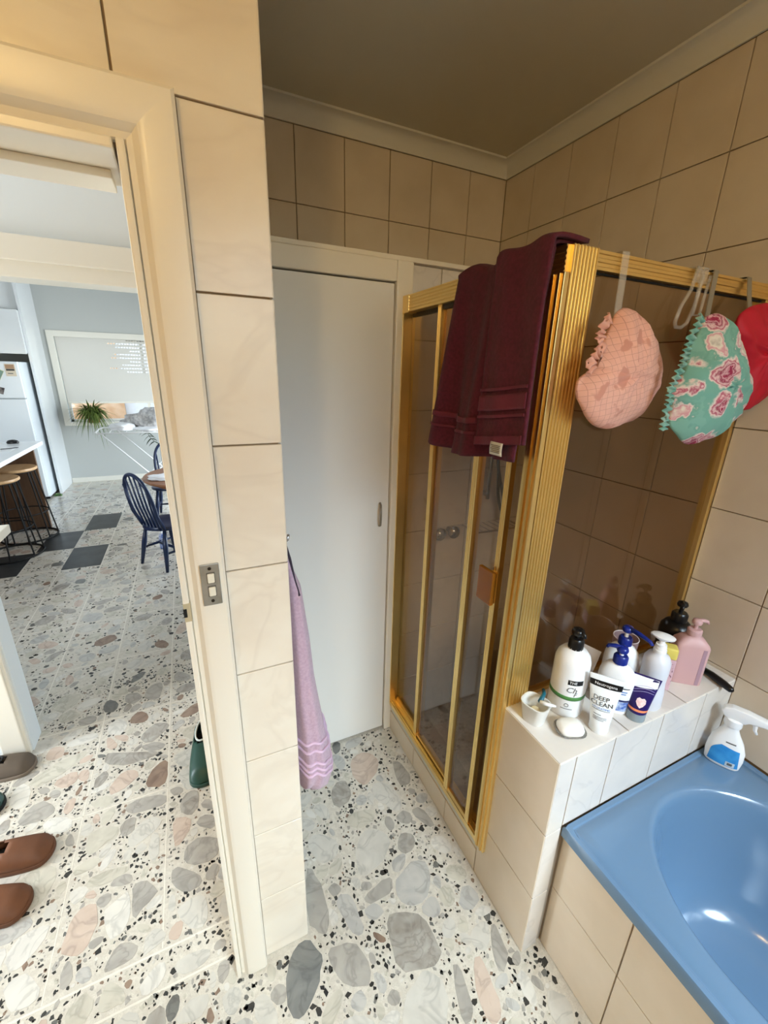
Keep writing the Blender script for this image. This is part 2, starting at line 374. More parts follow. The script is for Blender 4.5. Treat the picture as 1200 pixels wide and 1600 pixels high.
# fine fragments between the chips
occ2 = occ.copy()
for _ in range(62000):
    near = random.random() < .75
    cx, cy = random.uniform(-.95, .78), random.uniform(.05, 2.3)
    if not near: cx, cy = random.uniform(-1.6, .1), random.uniform(2.2, 6.5)
    ix, iy = int((cx-GX)/G), int((cy-GY)/G)
    if occ2[ix-1:ix+2, iy-1:iy+2].any() or not ok[ix-1:ix+2, iy-1:iy+2].all(): continue
    r = min(.0165, .0018+abs(random.gauss(0, .0042)))*(1 if near else 1.5); q = rpoly(cx, cy, r, random.randint(4, 6), random.uniform(.45, .95), random.uniform(0, 3.14))
    if r > .006: occ2[ix-1:ix+2, iy-1:iy+2] = True
    k = random.choice(['bk']*6+['dk']*2+['gr']*3+['be']*2+['br', 'wh'])
    a = len(rest.f); chip_solid(rest, q if area_ccw(q) else q[::-1], .0005); fm += [KL.index(k)]*(len(rest.f)-a)
fr = build('terrazzo_fragments', rest, None, floor, fix=False, mats=[CHIP[k] for k in KL], fm=fm); fr['kind'] = 'stuff'
# pale divider strips and the dark slate squares
strip = mat('divider_strip', (218,211,197), .4)
def bar(x0, x1, y0, y1): build('divider_strip', MB().box(x0, x1, y0, y1, -.002, .0004), strip, floor)
for y in TH: bar(-.87, XO-.016, y-.0028, y+.0028)
for x in SX:
    if -1.9 < x < .1: bar(x-.0016, x+.0016, .95, 7.28)
for y in SYJ:
    if y < 7: bar(-1.9, .1, y-.0018, y+.0018)
slate = mat('dark_slate', (60,63,64), .35, col2=(42,45,46), nscale=9)
for a, b, c, d in darkt: build('slate_tile', MB().box(a, b, c, d, -.002, .0012), slate, floor, bevel=.0006, seg=1)

# ------------------------------------------------------------------ bathroom shell
ZT = [0, .25, .5, .75, 1., 1.25, 1.5, 1.75, 2., 2.25, 2.506]
# door wall with the free end (tiles .2 x .25)
wf = MB().box(XO-.012, XE-.006, YW+.006, .93, 0, 2.62).box(-3.0, -.87, YW+.006, .93, 0, 2.62).box(-.88, XO-.006, YW+.006, .93, 1.925, 2.62)
wall_front = struct('wall_front', wf, GROUT, 'tiled wall with the doorway to the hall')
tile_area(wall_front, 'y', [.034, XE], ZT[:9], YW, TILE)
tile_area(wall_front, 'y', cuts(-1.25, XE, XE, .2), [2.0, 2.25, 2.5, 2.56], YW, TILE)
tile_area(wall_front, 'y', cuts(-1.25, -.95, XE, .2), ZT[:9], YW, TILE)
wr = MB().box(.052, XE-.006, .93, 1.95, 0, 2.62)
wall_recess = struct('wall_recess', wr, GROUT, 'tiled return wall beside the cupboard door')
tile_area(wall_recess, 'X', cuts(YW, YC, YW, .2), ZT[:9], XE, TILE)
tile_area(wall_recess, 'X', cuts(YW, YB, YW, .2), ZT[8:], XE, TILE)
# far wall above the cupboard
wall_back = struct('wall_back', MB().box(.05, 1.6, YB+.006, YB+.1, 0, 2.62), GROUT, 'tiled far wall above the cupboard')
tile_area(wall_back, 'y', cuts(XE+.002, XR, .4796, .2), [2.004, 2.254, 2.504], YB, TILE2)
wall_right = struct('wall_right', MB().box(XR+.006, XR+.11, -2.5, YB+.1, 0, 2.62), GROUT, 'cream tiled wall beside the bath and shower')
ys = cuts(-.7, YB, 1.506, .2)
for i in range(len(ys)-1):
    for k in range(10):
        z0 = .004+.25*k
        if ys[i+1] < .51 and z0 < .4: continue
        if ys[i] > YC and z0 < 1.9: continue
        tile(wall_right, 'x', ys[i], ys[i+1], z0, z0+.25, XR, TILE2)
# ceiling and coved cornice
struct('ceiling', MB().box(-3.0, 1.6, -2.5, .94, ZCEIL, ZCEIL+.06).box(.04, 1.6, .94, 2.0, ZCEIL, ZCEIL+.06), CEIL, 'plain bathroom ceiling')
prof = [(0, ZCOR-.002), (.007, ZCOR-.002), (.0075, ZCOR+.004)]+[(.0075+.04*(1-math.cos(a)), ZCOR+.004+.047*math.sin(a)) for a in [math.pi/2*i/8 for i in range(1, 9)]]+[(.054, ZCOR+.052), (.055, ZCEIL+.002), (0, ZCEIL+.002)]
cm = MB(); LL = []
for path in ((XE, YB, 0, -1), (XR, YB, -1, -1), (XR, -2.3, -1, 0)):
    LL.append([(path[0]+path[2]*d, path[1]+path[3]*d, z) for d, z in prof])
cm.loops(LL, True, True)
struct('trim_1', cm, CORN, 'white coved cornice round the ceiling', smooth=True, angle=35)
# rear part of the room behind the photographer: wall with the window, left wall
wb = MB().box(-3.0, -.05, -1.85, -1.75, 0, 2.62).box(1.25, 1.6, -1.85, -1.75, 0, 2.62).box(-.05, 1.25, -1.85, -1.75, 0, 1.7).box(-.05, 1.25, -1.85, -1.75, 2.4, 2.62)
struct('wall_rear', wb, TILE2, 'tiled wall with the bathroom window')
struct('wall_left', MB().box(-1.35, -1.25, -1.85, YW, 0, 2.62), TILE2, 'tiled left wall of the bathroom')
wn = struct('window_1', MB().box(-.05, 1.25, -1.83, -1.78, 1.7, 1.74).box(-.05, 1.25, -1.83, -1.78, 2.36, 2.4).box(-.05, -.01, -1.83, -1.78, 1.7, 2.4).box(1.21, 1.25, -1.83, -1.78, 1.7, 2.4).box(.58, .62, -1.83, -1.78, 1.7, 2.4), PAINT, 'bathroom window')
CLEAR = glassmat('clear_pane', (.93,.95,.95), 0., .01)
build('pane', MB().box(-.01, .58, -1.806, -1.8, 1.74, 2.36), CLEAR, wn); build('pane', MB().box(.62, 1.21, -1.806, -1.8, 1.74, 2.36), CLEAR, wn)
# warm ceiling lamp behind the photographer
cl = thing('ceiling_lamp', 'round ceiling lamp with warm globe', 'lamp', (-.45, -.6, ZCEIL))
build('lamp_base', MB().lathe([(0, 0), (.07, 0), (.06, -.03), (0, -.03)], (-.45, -.6, ZCEIL), 24), WPLAS, cl, smooth=True, angle=40)
_lb = bpy.data.lights.new('lamp_bulb', 'POINT'); _lb.energy = 17; _lb.color = (1., .675, .27); _lb.shadow_soft_size = .06
_lo = bpy.data.objects.new('lamp_bulb', _lb); COL.objects.link(_lo); _lo.location = (-.45, -.6, ZCEIL-.13)

# ------------------------------------------------------------------ doorway to the hall
dj = MB().box(XO-.011, XO, .79, .935, 0, 1.93).box(-.875, -.86, .79, .935, 0, 1.93).box(-.86, XO-.015, .79, .935, 1.915, 1.93)
d2 = struct('door_2', dj, PAINT, 'cream painted door frame of the hall doorway', bevel=.003)
XC = .034
arch = [(0, 0), (0, .020), (.006, .024), (.058, .026), (.066, .022), (.074, .012), (XC-XO+.004, .010), (XC-XO+.004, 0)]
def casing(name, p0, p1, across, out):
    pass
# architrave: profile runs from the outer edge (0) towards the opening
AW = XC-XO
apro = [(0, .0), (0, .022), (.005, .026), (AW*.62, .026), (AW*.74, .023), (AW*.86, .014), (AW*.97, .012), (AW, .008), (AW, .0)]
lo = [[(XC-a, YW+.004-h, z if i == 0 else 2.0-a) for a, h in apro] for i, z in enumerate((0, 0))]
build('architrave', MB().loops(lo), PAINT, d2, smooth=True, angle=25)
XL = -.86
ll = [[(XL-AW+a, YW+.004-h, 0 if i == 0 else 2.0-a) for a, h in apro] for i in range(2)]
build('architrave', MB().loops(ll), PAINT, d2, smooth=True, angle=25)
lt = [[(XL-AW+a if i == 0 else XC-a, YW+.004-h, 2.0-a) for a, h in apro] for i in range(2)]
build('architrave', MB().loops(lt), PAINT, d2, smooth=True, angle=25)
build('door_stop', MB().box(XO-.0135, XO-.010, .87, .93, 0, 1.903), PAINT, d2, bevel=.002)
build('door_stop', MB().box(-.86, XO-.027, .865, .93, 1.903, 1.915), PAINT, d2, bevel=.002)
sp = build('strike_plate', MB().box(XO-.0118, XO+.0012, .7895, .82, 1.165, 1.205), mat('worn_brass', (196,182,150), .5, metal=.2), d2, bevel=.001)
build('latch_hole', MB().box(XO-.0122, XO-.006, .7885, .80, 1.176, 1.194), BLACKR, sp)

# light switch on the architrave
sw = thing('light_switch', 'metal double rocker light switch on the cream door architrave', 'light switch', (.006, YW-.0225, 1.24))
PL = mat('switch_metal', (168,164,154), .35, metal=.5, col2=(150,146,134), nscale=30)
yp = YW-.0225
build('plate', MB().box(-.011, .023, yp-.004, yp, 1.197, 1.284), PL, sw, bevel=.0015)
for z in (1.2555, 1.2275):
    build('rocker_surround', MB().box(-.0005, .0145, yp-.0052, yp-.003, z-.0115, z+.0115), mat('switch_dark', (96,90,80), .5), sw, bevel=.0015)
    build('rocker', MB().box(.0008, .0132, yp-.0085, yp-.004, z-.0095, z+.0095), mat('ivory_plastic', (232,224,204), .35), sw, bevel=.002)
for z in (1.275, 1.207): build('screw', MB().tube([(.006, yp-.0055, z), (.006, yp-.003, z)], .0032, 12), mat('screw', (70,62,52), .4, metal=.8), sw)

# ------------------------------------------------------------------ built-in cupboard with the white door
CX0, CX1 = .215, .694
wc = MB().box(CX1+.02, 1.487, YC+.006, YC+.06, 0, 1.995).box(XE-.006, CX1+.02, YC+.006, YC+.06, 1.935, 1.995).box(XE-.006, CX0-.02, YC+.006, YC+.06, 0, 1.935).box(XE-.006, 1.487, YC, YB+.006, 1.99, 2.002)
wall_cup = struct('wall_cupboard', wc, GROUTW, 'lower wall holding the cupboard door')
tile_area(wall_cup, 'y', cuts(.757, XR, .8796, .2), [0, .25, .5, .75, 1., 1.25, 1.5, 1.75, 1.99], YC, TILEW)
struct('trim_2', MB().box(XE, XR, YC-.012, YC+.01, 1.993, 2.008), PAINT, 'thin painted strip along the cupboard top', bevel=.002)
dc = struct('door_1', MB().box(CX0, CX1-.002, YC-.004, YC+.034, .012, 1.924), DOORP, 'plain white flush cupboard door', bevel=.002)
def leg(x0, x1, z0, z1): return MB().box(x0, x1, YC-.018, YC+.02, z0, z1)
build('architrave', leg(CX1+.001, .757, 0, 1.9925), PAINT, dc, bevel=.004)
build('architrave', leg(XE+.002, CX0-.003, 0, 1.9925), PAINT, dc, bevel=.004)
build('architrave', leg(CX0-.0025, CX1+.0005, 1.9285, 1.9925), PAINT, dc, bevel=.004)
hp = [(.655, YC-.004, 1.05), (.653, YC-.016, 1.056), (.649, YC-.026, 1.075), (.648, YC-.029, 1.098), (.649, YC-.026, 1.122), (.653, YC-.016, 1.14), (.655, YC-.004, 1.146)]
build('handle', MB().tube(hp, .0045, 8), mat('pewter', (150,140,125), .35, metal=.7), dc, smooth=True)

# ------------------------------------------------------------------ kerb, dwarf wall, bath panel
kerb = struct('wall_kerb', MB().box(XH+.006, .86, YS+.02, YC+.006, 0, .118).box(XH+.012, .85, YS+.02, YC+.006, .118, .140), GROUTW, 'low tiled shower kerb')
tile_area(kerb, 'x', cuts(YS+.02, YC, YC, .25), [0, .104], XH, TILE2)
build('kerb_sill', MB().box(XH+.002, .80, YS+.02, YC, .106, .126), mat('pale_sill', (206,200,188), .4), kerb, bevel=.003)
dw = struct('wall_dwarf', MB().box(XH+.006, XR+.004, YD+.006, YS+.02, 0, ZD-.006), GROUTW, 'tiled dwarf wall at the end of the bath')
tile_area(dw, 'x', [YD, YS+.02], [0, .243, .493, ZD-.001], XH, TILE2)
tile_area(dw, 'y', [XH, .785], [0, .243, .493, ZD-.001], YD, TILEW)
tile_area(dw, 'y', cuts(.785, XR, .727, .2), [.5, ZD-.001], YD, TILEW)
tile_area(dw, 'z', cuts(XH, XR, .727, .25), [YD, YS+.02], ZD, TILEW)
bp = struct('wall_bath', MB().box(.806, .84, -1.28, YD+.006, 0, .47), GROUTW, 'tiled bath front panel')
tile_area(bp, 'x', cuts(-.5, YD, .299, .2), [0, .25, .472], .80, TILE2)

# bath tub
tub = thing('bathtub', 'glossy blue enamel bathtub below the bottle ledge', 'bathtub', (1.14, -.32, 0))
BX0, BX1, BY0, BY1, ZB = .787, XR-.001, -1.28, YD-.001, .5
icx, icy, hx, hy = 1.142, -.36, .278, .80
N = 96
def outer(a, ins):
    ca, sa = math.cos(a), math.sin(a); x0, x1, y0, y1 = BX0+ins-icx, BX1-ins-icx, BY0+ins-icy, BY1-ins-icy
    k = min([q for q in ((x1/ca if ca > 1e-9 else 1e9), (x0/ca if ca < -1e-9 else 1e9), (y1/sa if sa > 1e-9 else 1e9), (y0/sa if sa < -1e-9 else 1e9))])
    return icx+ca*k, icy+sa*k
def inner(j, sc, dy=0.):
    # stadium: straight sides, elliptical ends
    a = 2*math.pi*j/N; ca, sa = math.cos(a), math.sin(a); e = 2.0; q = 1.0
    endr = .30; st = hy-endr
    x = (hx-sc)*ca; y = (st)*(1 if sa > 0 else -1)+(endr-sc)*sa
    return icx+x, icy+y+dy
# angles of the outer loop follow the inner points so that faces stay regular
ang = [math.atan2(inner(j, 0)[1]-icy, inner(j, 0)[0]-icx) for j in range(N)]
for cx_, cy_ in ((BX0, BY0), (BX0, BY1), (BX1, BY0), (BX1, BY1)):
    a = math.atan2(cy_-icy, cx_-icx); j = min(range(N), key=lambda i: abs(math.atan2(math.sin(ang[i]-a), math.cos(ang[i]-a)))); ang[j] = a
LO = []
for ins, z in ((.004, .462), (0, .466), (0, .494), (.003, ZB), (.014, ZB), (.017, ZB-.0035), (.021, ZB-.0035), (.024, ZB-.001), (.05, ZB-.001)):
    LO.append([(*outer(a, ins), z) for a in ang])
for sc, z in ((-.012, ZB-.001), (-.006, ZB-.002), (0, ZB-.006), (.006, ZB-.014), (.012, ZB-.03), (.024, ZB-.1), (.04, ZB-.2), (.06, ZB-.29), (.085, ZB-.345), (.12, ZB-.372), (.17, ZB-.383), (.24, ZB-.386)):
    LO.append([(*inner(j, sc), z) for j in range(N)])
build('tub_shell', MB().loops(LO, False, True), BATHB, tub, smooth=True, angle=40)
build('drain', MB().lathe([(.0, 0), (.03, 0), (.03, .004), (.024, .006), (0, .006)], (1.142, -.95, ZB-.386), 20), CHROME, tub, smooth=True, angle=40)
# ------------------------------------------------------------------ shower screen
ss = thing('shower_screen', 'gold framed bronze glass corner shower screen with sliding doors', 'shower screen', (XH, YS, .14))
def fluted(w, n, d=.0022, base=.0):
    """outline of a fluted face: list of (across, out)"""
    p = []
    m = w/(n*2+1)
    for i in range(n*2+1):
        o = base+(d if i % 2 == 0 else 0)
        p += [(i*m+m*.12, o), ((i+1)*m-m*.12, o)]
    return p
ZS0, ZS1 = .142, 1.885
# header over the doors (faces -X, runs along Y)
q = fluted(.052, 5); LL = []
for y in (YS-.012, YC-.002):
    LL.append([(.722-o, y, ZS1-.052+a) for a, o in q]+[(.768, y, ZS1), (.768, y, ZS1-.052)])
build('header_rail', MB().loops(LL), GOLD, ss)
build('header_end', MB().box(.7185, .77, YC-.06, YC-.001, ZS1-.054, ZS1+.001), GOLD, ss, bevel=.002)
# sill track along Y
LL = [[(x, y, z) for x, z in ((.722, ZS0-.002), (.722, .160), (.728, .160), (.728, .166), (.733, .166), (.733, .156), (.748, .156), (.748, .168), (.753, .168), (.753, .152), (.775, .152), (.775, ZS0-.002))] for y in (YS+.004, YC-.002)]
build('sill_track', MB().loops(LL), GOLD, ss)
# corner post: fluted front face (faces -Y), stands on the dwarf wall
q = fluted(.072, 7, .0025)
LL = [[(.731+a, .7045-o, z) for a, o in q]+[(.803, .742, z), (.731, .742, z)] for z in (ZD, ZS1)]
build('corner_post', MB().loops(LL), GOLD, ss)
# jamb strip on the door side, runs down the end of the dwarf wall to the sill
build('door_jamb', MB().box(.7165, .7305, .703, .748, .15, ZS1-.05), GOLD, ss, bevel=.0015)
build('jamb_flute', MB().box(.712, .7168, .711, .717, .152, ZS1-.052).box(.712, .7168, .728, .736, .152, ZS1-.052), GOLDD, ss, bevel=.001)
build('wall_jamb', MB().box(.7195, .7685, YC-.0225, YC-.001, .15, ZS1-.05), GOLD, ss, bevel=.001)
# sliding panels: glass with its own stiles and rails
def panel(x, y0, y1, z0, z1, st0, st1):
    g = build('glass_panel', MB().box(x-.002, x+.002, y0+.004, y1-.004, z0+.004, z1-.004), BRONZE, ss)
    if st0:
        qq = fluted(st0, 2, .0015); build('stile', MB().loops([[(x-.008-o, y0+a, z) for a, o in qq]+[(x+.006, y0+st0, z), (x+.006, y0, z)] for z in (z0, z1)]), GOLD, g)
    if st1:
        qq = fluted(st1, 2, .0015); build('stile', MB().loops([[(x-.008-o, y1-st1+a, z) for a, o in qq]+[(x+.006, y1, z), (x+.006, y1-st1, z)] for z in (z0, z1)]), GOLD, g)
    build('panel_rail', MB().box(x-.006, x+.006, y0+.01, y1-.01, z0-.004, z0+.016), GOLDD, g, bevel=.001)
    build('panel_rail', MB().box(x-.006, x+.006, y0+.01, y1-.01, z1-.016, z1+.003), mat('dark_bronze_rail', (50,40,30), .4, metal=.5), g, bevel=.001)
    return g
panel(.757, 1.175, YC-.021, .168, 1.836, .022, 0)
panel(.742, .925, 1.205, .166, 1.836, .022, .022)
gp = panel(.729, .79, .945, .166, 1.836, .02, .024)
build('glass_panel', MB().box(.744, .748, .745, .80, .168, 1.834), BRONZE, ss)
AMB = mat('amber_acrylic', (168,104,26), .25, trans=.3)
hd = build('handle', MB().box(.700, .712, .788, .850, 1.028, 1.128), AMB, ss, bevel=.003)
build('handle_mount', MB().box(.712, .722, .792, .812, 1.03, 1.126), GOLDD, hd, bevel=.002)
# fixed side panel over the dwarf wall
q = fluted(.038, 2, .002)
build('top_rail', MB().loops([[(x, .708-o, ZS1-.038+a) for a, o in q]+[(x, .738, ZS1), (x, .738, ZS1-.038)] for x in (.803, XR-.001)]), GOLD, ss)
build('side_jamb', MB().box(XR-.017, XR-.001, .706, .738, ZD, ZS1-.038), GOLD, ss, bevel=.0015)
build('bottom_channel', MB().box(.803, XR-.017, .711, .733, ZD, ZD+.012), GOLDD, ss, bevel=.0015)
build('glass_panel', MB().box(.800, XR-.01, .7205, .7245, ZD+.008, ZS1-.034), BRONZE, ss)
build('glazing_seal', MB().box(.803, XR-.017, .7165, .7205, ZS1-.043, ZS1-.0385), BLACKR, ss)

# shower fittings seen through the glass
sh = thing('hand_shower', 'chrome hand shower with hanging hose behind the bronze glass', 'shower', (1.18, YC, 1.0))
build('slide_rail', MB().tube([(1.16, YC-.035, 1.12), (1.16, YC-.035, 1.8)], .009, 10), CHROME, sh, smooth=True)
for z in (1.14, 1.78): build('bracket', MB().tube([(1.16, YC-.035, z), (1.16, YC-.001, z)], .011, 10), CHROME, sh, smooth=True)
build('hose', MB().tube([(1.16+.055*(1-math.cos(2*math.pi*t/24))*.9, YC-.05-.01*math.sin(t), 1.62-.55*math.sin(math.pi*t/24)-.12*t/24) for t in range(25)], .007, 8), mat('grey_hose', (90,88,88), .3, metal=.6), sh, smooth=True)
build('shower_head', MB().lathe([(.0, .0), (.03, .0), (.034, .01), (.02, .03), (.012, .06), (0, .06)], (1.16, YC-.075, 1.62), 18), CHROME, sh, smooth=True)
tp = thing('shower_tap', 'pair of chrome shower taps low on the wall behind the glass', 'tap', (.95, YC, 1.0))
for x in (.92, .99):
    build('tap_handle', MB().lathe([(0, 0), (.012, 0), (.013, .03), (.026, .036), (.028, .05), (0, .055)], (0, 0, 0), 14), CHROME, None, smooth=True)
    o = bpy.context.scene.collection.objects[-1]; o.parent = tp; o.rotation_euler = (math.pi/2, 0, 0); o.location = (x-.95, -.001, -.01)
sd = thing('soap_tray', 'wire soap tray fixed inside the shower below the hose', 'soap tray', (1.2, YC, 1.0))
build('tray', MB().tube([(1.06, YC-.004, 1.0), (1.06, YC-.11, 1.0), (1.31, YC-.11, .995), (1.31, YC-.004, .995)], .004, 6), CHROME, sd)
for i in range(6): build('wire', MB().tube([(1.1+.035*i, YC-.11, .998), (1.1+.035*i, YC-.004, .998)], .002, 5), CHROME, sd)
# ------------------------------------------------------------------ burgundy towel over the header
BUR = mat('burgundy_terry', (100,32,52), .95, col2=(82,24,42), nscale=120, bump=.5, bscale=900, sheen=.06)
BURB = mat('burgundy_band', (108,38,58), .85, bump=.3, bscale=500, stretch=(1,1,.2), sheen=.06)
tw = thing('bath_towel', 'burgundy towel draped over the gold shower header', 'towel', (.70, .88, 1.42))
def lerp(a, b, t): return a+(b-a)*t
def back_layer(s, t):
    # s: 0 right .. 1 left, t: 0 over the rail .. 1 hem
    y = lerp(lerp(.715, 1.040, s), lerp(.72, 1.112, s**.9), t**1.5)
    hem = 1.418+.03*(1-s)**2+.018*s**6
    zt = 1.895+.006*math.sin(s*9)+.004*math.sin(s*17)
    amp = .010+.012*t
    fold = amp*math.sin(s*13+1.6-.8*t)+.45*amp*math.sin(s*27+2*t)
    if t < .12:
        k = t/.12; return (lerp(.765, .694, math.sin(k*math.pi/2))-fold*.3, y, zt-.012*(1-math.sin(math.pi*k*.5+.6))-.012*k*k)
    k = (t-.12)/.88; return (.694-.012*k-fold*k**.5, y, lerp(zt-.014, hem, k))
build('cloth', MB().grid(back_layer, 60, 44), BUR, tw, smooth=True, solid=.006)
def front_layer(s, t):
    y = lerp(lerp(.700, .862, s), lerp(.688, .852, s), t)
    hem = lerp(1.492, 1.468, s)
    zt = 1.902+.003*math.sin(s*8)
    w = .0035*math.sin(s*9+3*t)
    if t < .12:
        k = t/.12; return (lerp(.768, .674, math.sin(k*math.pi/2))-w, y, zt-.013*(1-math.sin(math.pi*k*.5+.6))-.01*k*k)
    k = (t-.12)/.88; return (.674-.024*k**.7-w-.004*math.exp(-((s-1)/.06)**2), y, lerp(zt-.013, hem, k))
fl = build('folded_flap', MB().grid(front_layer, 26, 44), BUR, tw, smooth=True, solid=.008)
def hemband(t0, t1, fn, out): return MB().grid(lambda s, t: tuple(Vector(fn(.01+.98*s, lerp(t0, t1, t)))+Vector((-out, 0, 0))), 24, 6)
for a, b in ((.72, .735), (.755, .83), (.85, .865), (.955, .998)): build('woven_band', hemband(a, b, front_layer, .0052), BURB, fl, smooth=True, solid=.0012)
for a, b in ((.80, .83), (.87, .885)): build('woven_band', MB().grid(lambda s, t: tuple(Vector(back_layer(.42+.57*s, lerp(a, b, t)))+Vector((-.0042, 0, 0))), 30, 4), BURB, tw, smooth=True, solid=.0012)
ct = build('care_label', MB().grid(lambda s, t: (.641-.002*math.sin(3*t), lerp(.740, .783, s), lerp(1.488, 1.458, t)), 4, 4), mat('label_satin', (216,210,196), .5), tw, smooth=True, solid=.0008)
lg = mat('label_print', (120,116,108), .7)
for i in range(5): build('print_line', MB().box(.6378, .6388, .745, .778-.004*(i % 2), 1.4805-.004*i, 1.4817-.004*i), lg, ct)

# ------------------------------------------------------------------ lilac towel on the return wall
LIL = mat('lilac_terry', (204,174,190), .95, col2=(190,158,176), nscale=160, bump=.6, bscale=700, sheen=.3)
lt_ = thing('hand_towel', 'lilac towel hanging from a hook beside the door wall end', 'towel', (.19, .95, .5))
edge = [(1.235, .008), (1.19, .022), (1.14, .040), (1.0, .056), (.887, .064), (.78, .078), (.71, .088), (.66, .098), (.62, .104), (.58, .102), (.55, .090), (.53, .068), (.522, .045)]
LL = []
for i, (z, w) in enumerate(edge):
    f = i/(len(edge)-1); l = []
    for j in range(48):
        a = 2*math.pi*j/48; pl = 1+.07*f*math.sin(a*9+f*2)+.05*f*math.sin(a*5)
        hyy = .022+.075*min(1, f*1.6)*(1 if f < .85 else 1-(f-.85)*3)
        l.append((XE+.006+w*(.5+.5*math.cos(a)*pl), .905+.02*f+hyy*math.sin(a)*pl, z-.03*math.cos(a)*f*f+.012*math.sin(a*3)*f))
    LL.append(l)
clo = build('cloth', MB().loops(LL), LIL, lt_, smooth=True)
LILB = mat('lilac_band', (216,186,208), .85, bump=.3, bscale=400)
def ringpt(z, j):
    for i in range(len(edge)-1):
        if edge[i][0] >= z >= edge[i+1][0]:
            k = (edge[i][0]-z)/(edge[i][0]-edge[i+1][0]); p, q = LL[i][j % 48], LL[i+1][j % 48]
            return tuple(lerp(p[m], q[m], k) for m in range(3))
    return LL[-1][j % 48]
for z in (.70, .675, .635, .615, .595):
    pts = []
    for j in range(20, 53):
        p = Vector(ringpt(z, j)); c = Vector((XE+.05, .92, p.z)); d = (p-c); d.z = 0; d.normalize(); pts.append(p+d*.001)
    build('woven_band', MB().tube(pts, .0042, 6), LILB, clo, smooth=True)
build('hanging_loop', MB().tube([(XE+.012, .9, 1.262), (XE+.02, .885, 1.22), (XE+.026, .875, 1.17), (XE+.034, .868, 1.13)], .003, 6), mat('dark_cord', (60,48,60), .8), lt_, smooth=True)
hk = thing('towel_hook', 'small dark hook on the return wall holding the lilac towel', 'hook', (XE, .9, 1.26))
build('hook_arm', MB().tube([(XE, .9, 1.262), (XE+.012, .9, 1.256), (XE+.02, .9, 1.262), (XE+.022, .9, 1.275)], .003, 8), CHROME, hk, smooth=True)
build('hook_base', MB().tube([(XE-.0005, .9, 1.262), (XE+.004, .9, 1.262)], .012, 14), CHROME, hk)

# ------------------------------------------------------------------ shower caps on over-glass hooks
def pixy(u, v, y):
    d = _f+_r*((u-600)/F_PX)-_u*((v-800)/F_PX); k = y/d.y; return (d.x*k, y, CAM_H+d.z*k)
def resample(p, n):
    p = [Vector((a, b)) for a, b in p]; L = [(p[(i+1) % len(p)]-p[i]).length for i in range(len(p))]; T = sum(L); out = []; i = 0; acc = 0
    for k in range(n):
        t = T*k/n
        while acc+L[i] < t: acc += L[i]; i += 1
        f = (t-acc)/L[i]; out.append(p[i].lerp(p[(i+1) % len(p)], f))
    return out
def puff(out2d, yc, dep_f, dep_b, wr=.004, seed=0, cshift=(0, 0)):
    """inflated bag with a given (x,z) outline; front towards -Y"""
    P = resample(smooth_poly(out2d, 1), 72); c = sum(P, Vector((0, 0)))/len(P)+Vector(cshift); L = []
    prof = [(.04, 1.), (.25, .97), (.45, .88), (.62, .75), (.76, .6), (.87, .42), (.94, .26), (.985, .1), (1., 0)]
    for s_, d in prof: L.append((s_, -dep_f*d))
    for s_, d in prof[::-1][1:]: L.append((s_, dep_b*d))
    LL = []
    for s_, d in L:
        l = []
        for q in P:
            w = mnoise.noise(Vector((q.x*16+seed, q.y*16, s_*2.5)))*wr*2.2+mnoise.noise(Vector((q.x*45+seed, q.y*45, s_*3)))*wr*.7
            x = c+(q-c)*s_; l.append((x.x, yc+d+w*(1 if abs(d) > .001 else .3), x.y))
        LL.append(l)
    return MB().loops(LL)
def outl(pts, ox, oy, k, y): return [(lambda p: (p[0], p[2]))(pixy(ox+a*k, oy+b*k, y)) for a, b in pts]
def grid_cloth_mat():
    m = mat('peach_print_cloth', (232,178,160), .8, bump=.2, bscale=60); N_ = m.node_tree.nodes; L_ = m.node_tree.links; b = N_['Principled BSDF']
    g = N_.new('ShaderNodeNewGeometry'); mp = N_.new('ShaderNodeMapping'); mp.inputs['Rotation'].default_value = (math.pi/2, 0, .25); mp.inputs['Scale'].default_value = (1, 1, 1)
    L_.new(g.outputs['Position'], mp.inputs[0]); t = N_.new('ShaderNodeTexBrick'); t.offset = 0; t.inputs['Scale'].default_value = 34
    t.inputs['Brick Width'].default_value = .42; t.inputs['Row Height'].default_value = .42; t.inputs['Mortar Size'].default_value = .016
    t.inputs['Color1'].default_value = (*lin((238,184,164)), 1); t.inputs['Color2'].default_value = (*lin((234,178,160)), 1); t.inputs['Mortar'].default_value = (*lin((206,150,136)), 1)
    L_.new(mp.outputs[0], t.inputs[0])
    v = N_.new('ShaderNodeTexNoise'); v.inputs['Scale'].default_value = 22; L_.new(g.outputs['Position'], v.inputs[0])
    r = N_.new('ShaderNodeValToRGB'); r.color_ramp.elements[0].position = .58; r.color_ramp.elements[1].position = .61; L_.new(v.outputs[0], r.inputs[0])
    x = N_.new('ShaderNodeMix'); x.data_type = 'RGBA'; L_.new(r.outputs[0], x.inputs[0]); L_.new(t.outputs[0], x.inputs[6]); x.inputs[7].default_value = (*lin((212,150,132)), 1)
    L_.new(x.outputs[2], b.inputs['Base Color']); return m
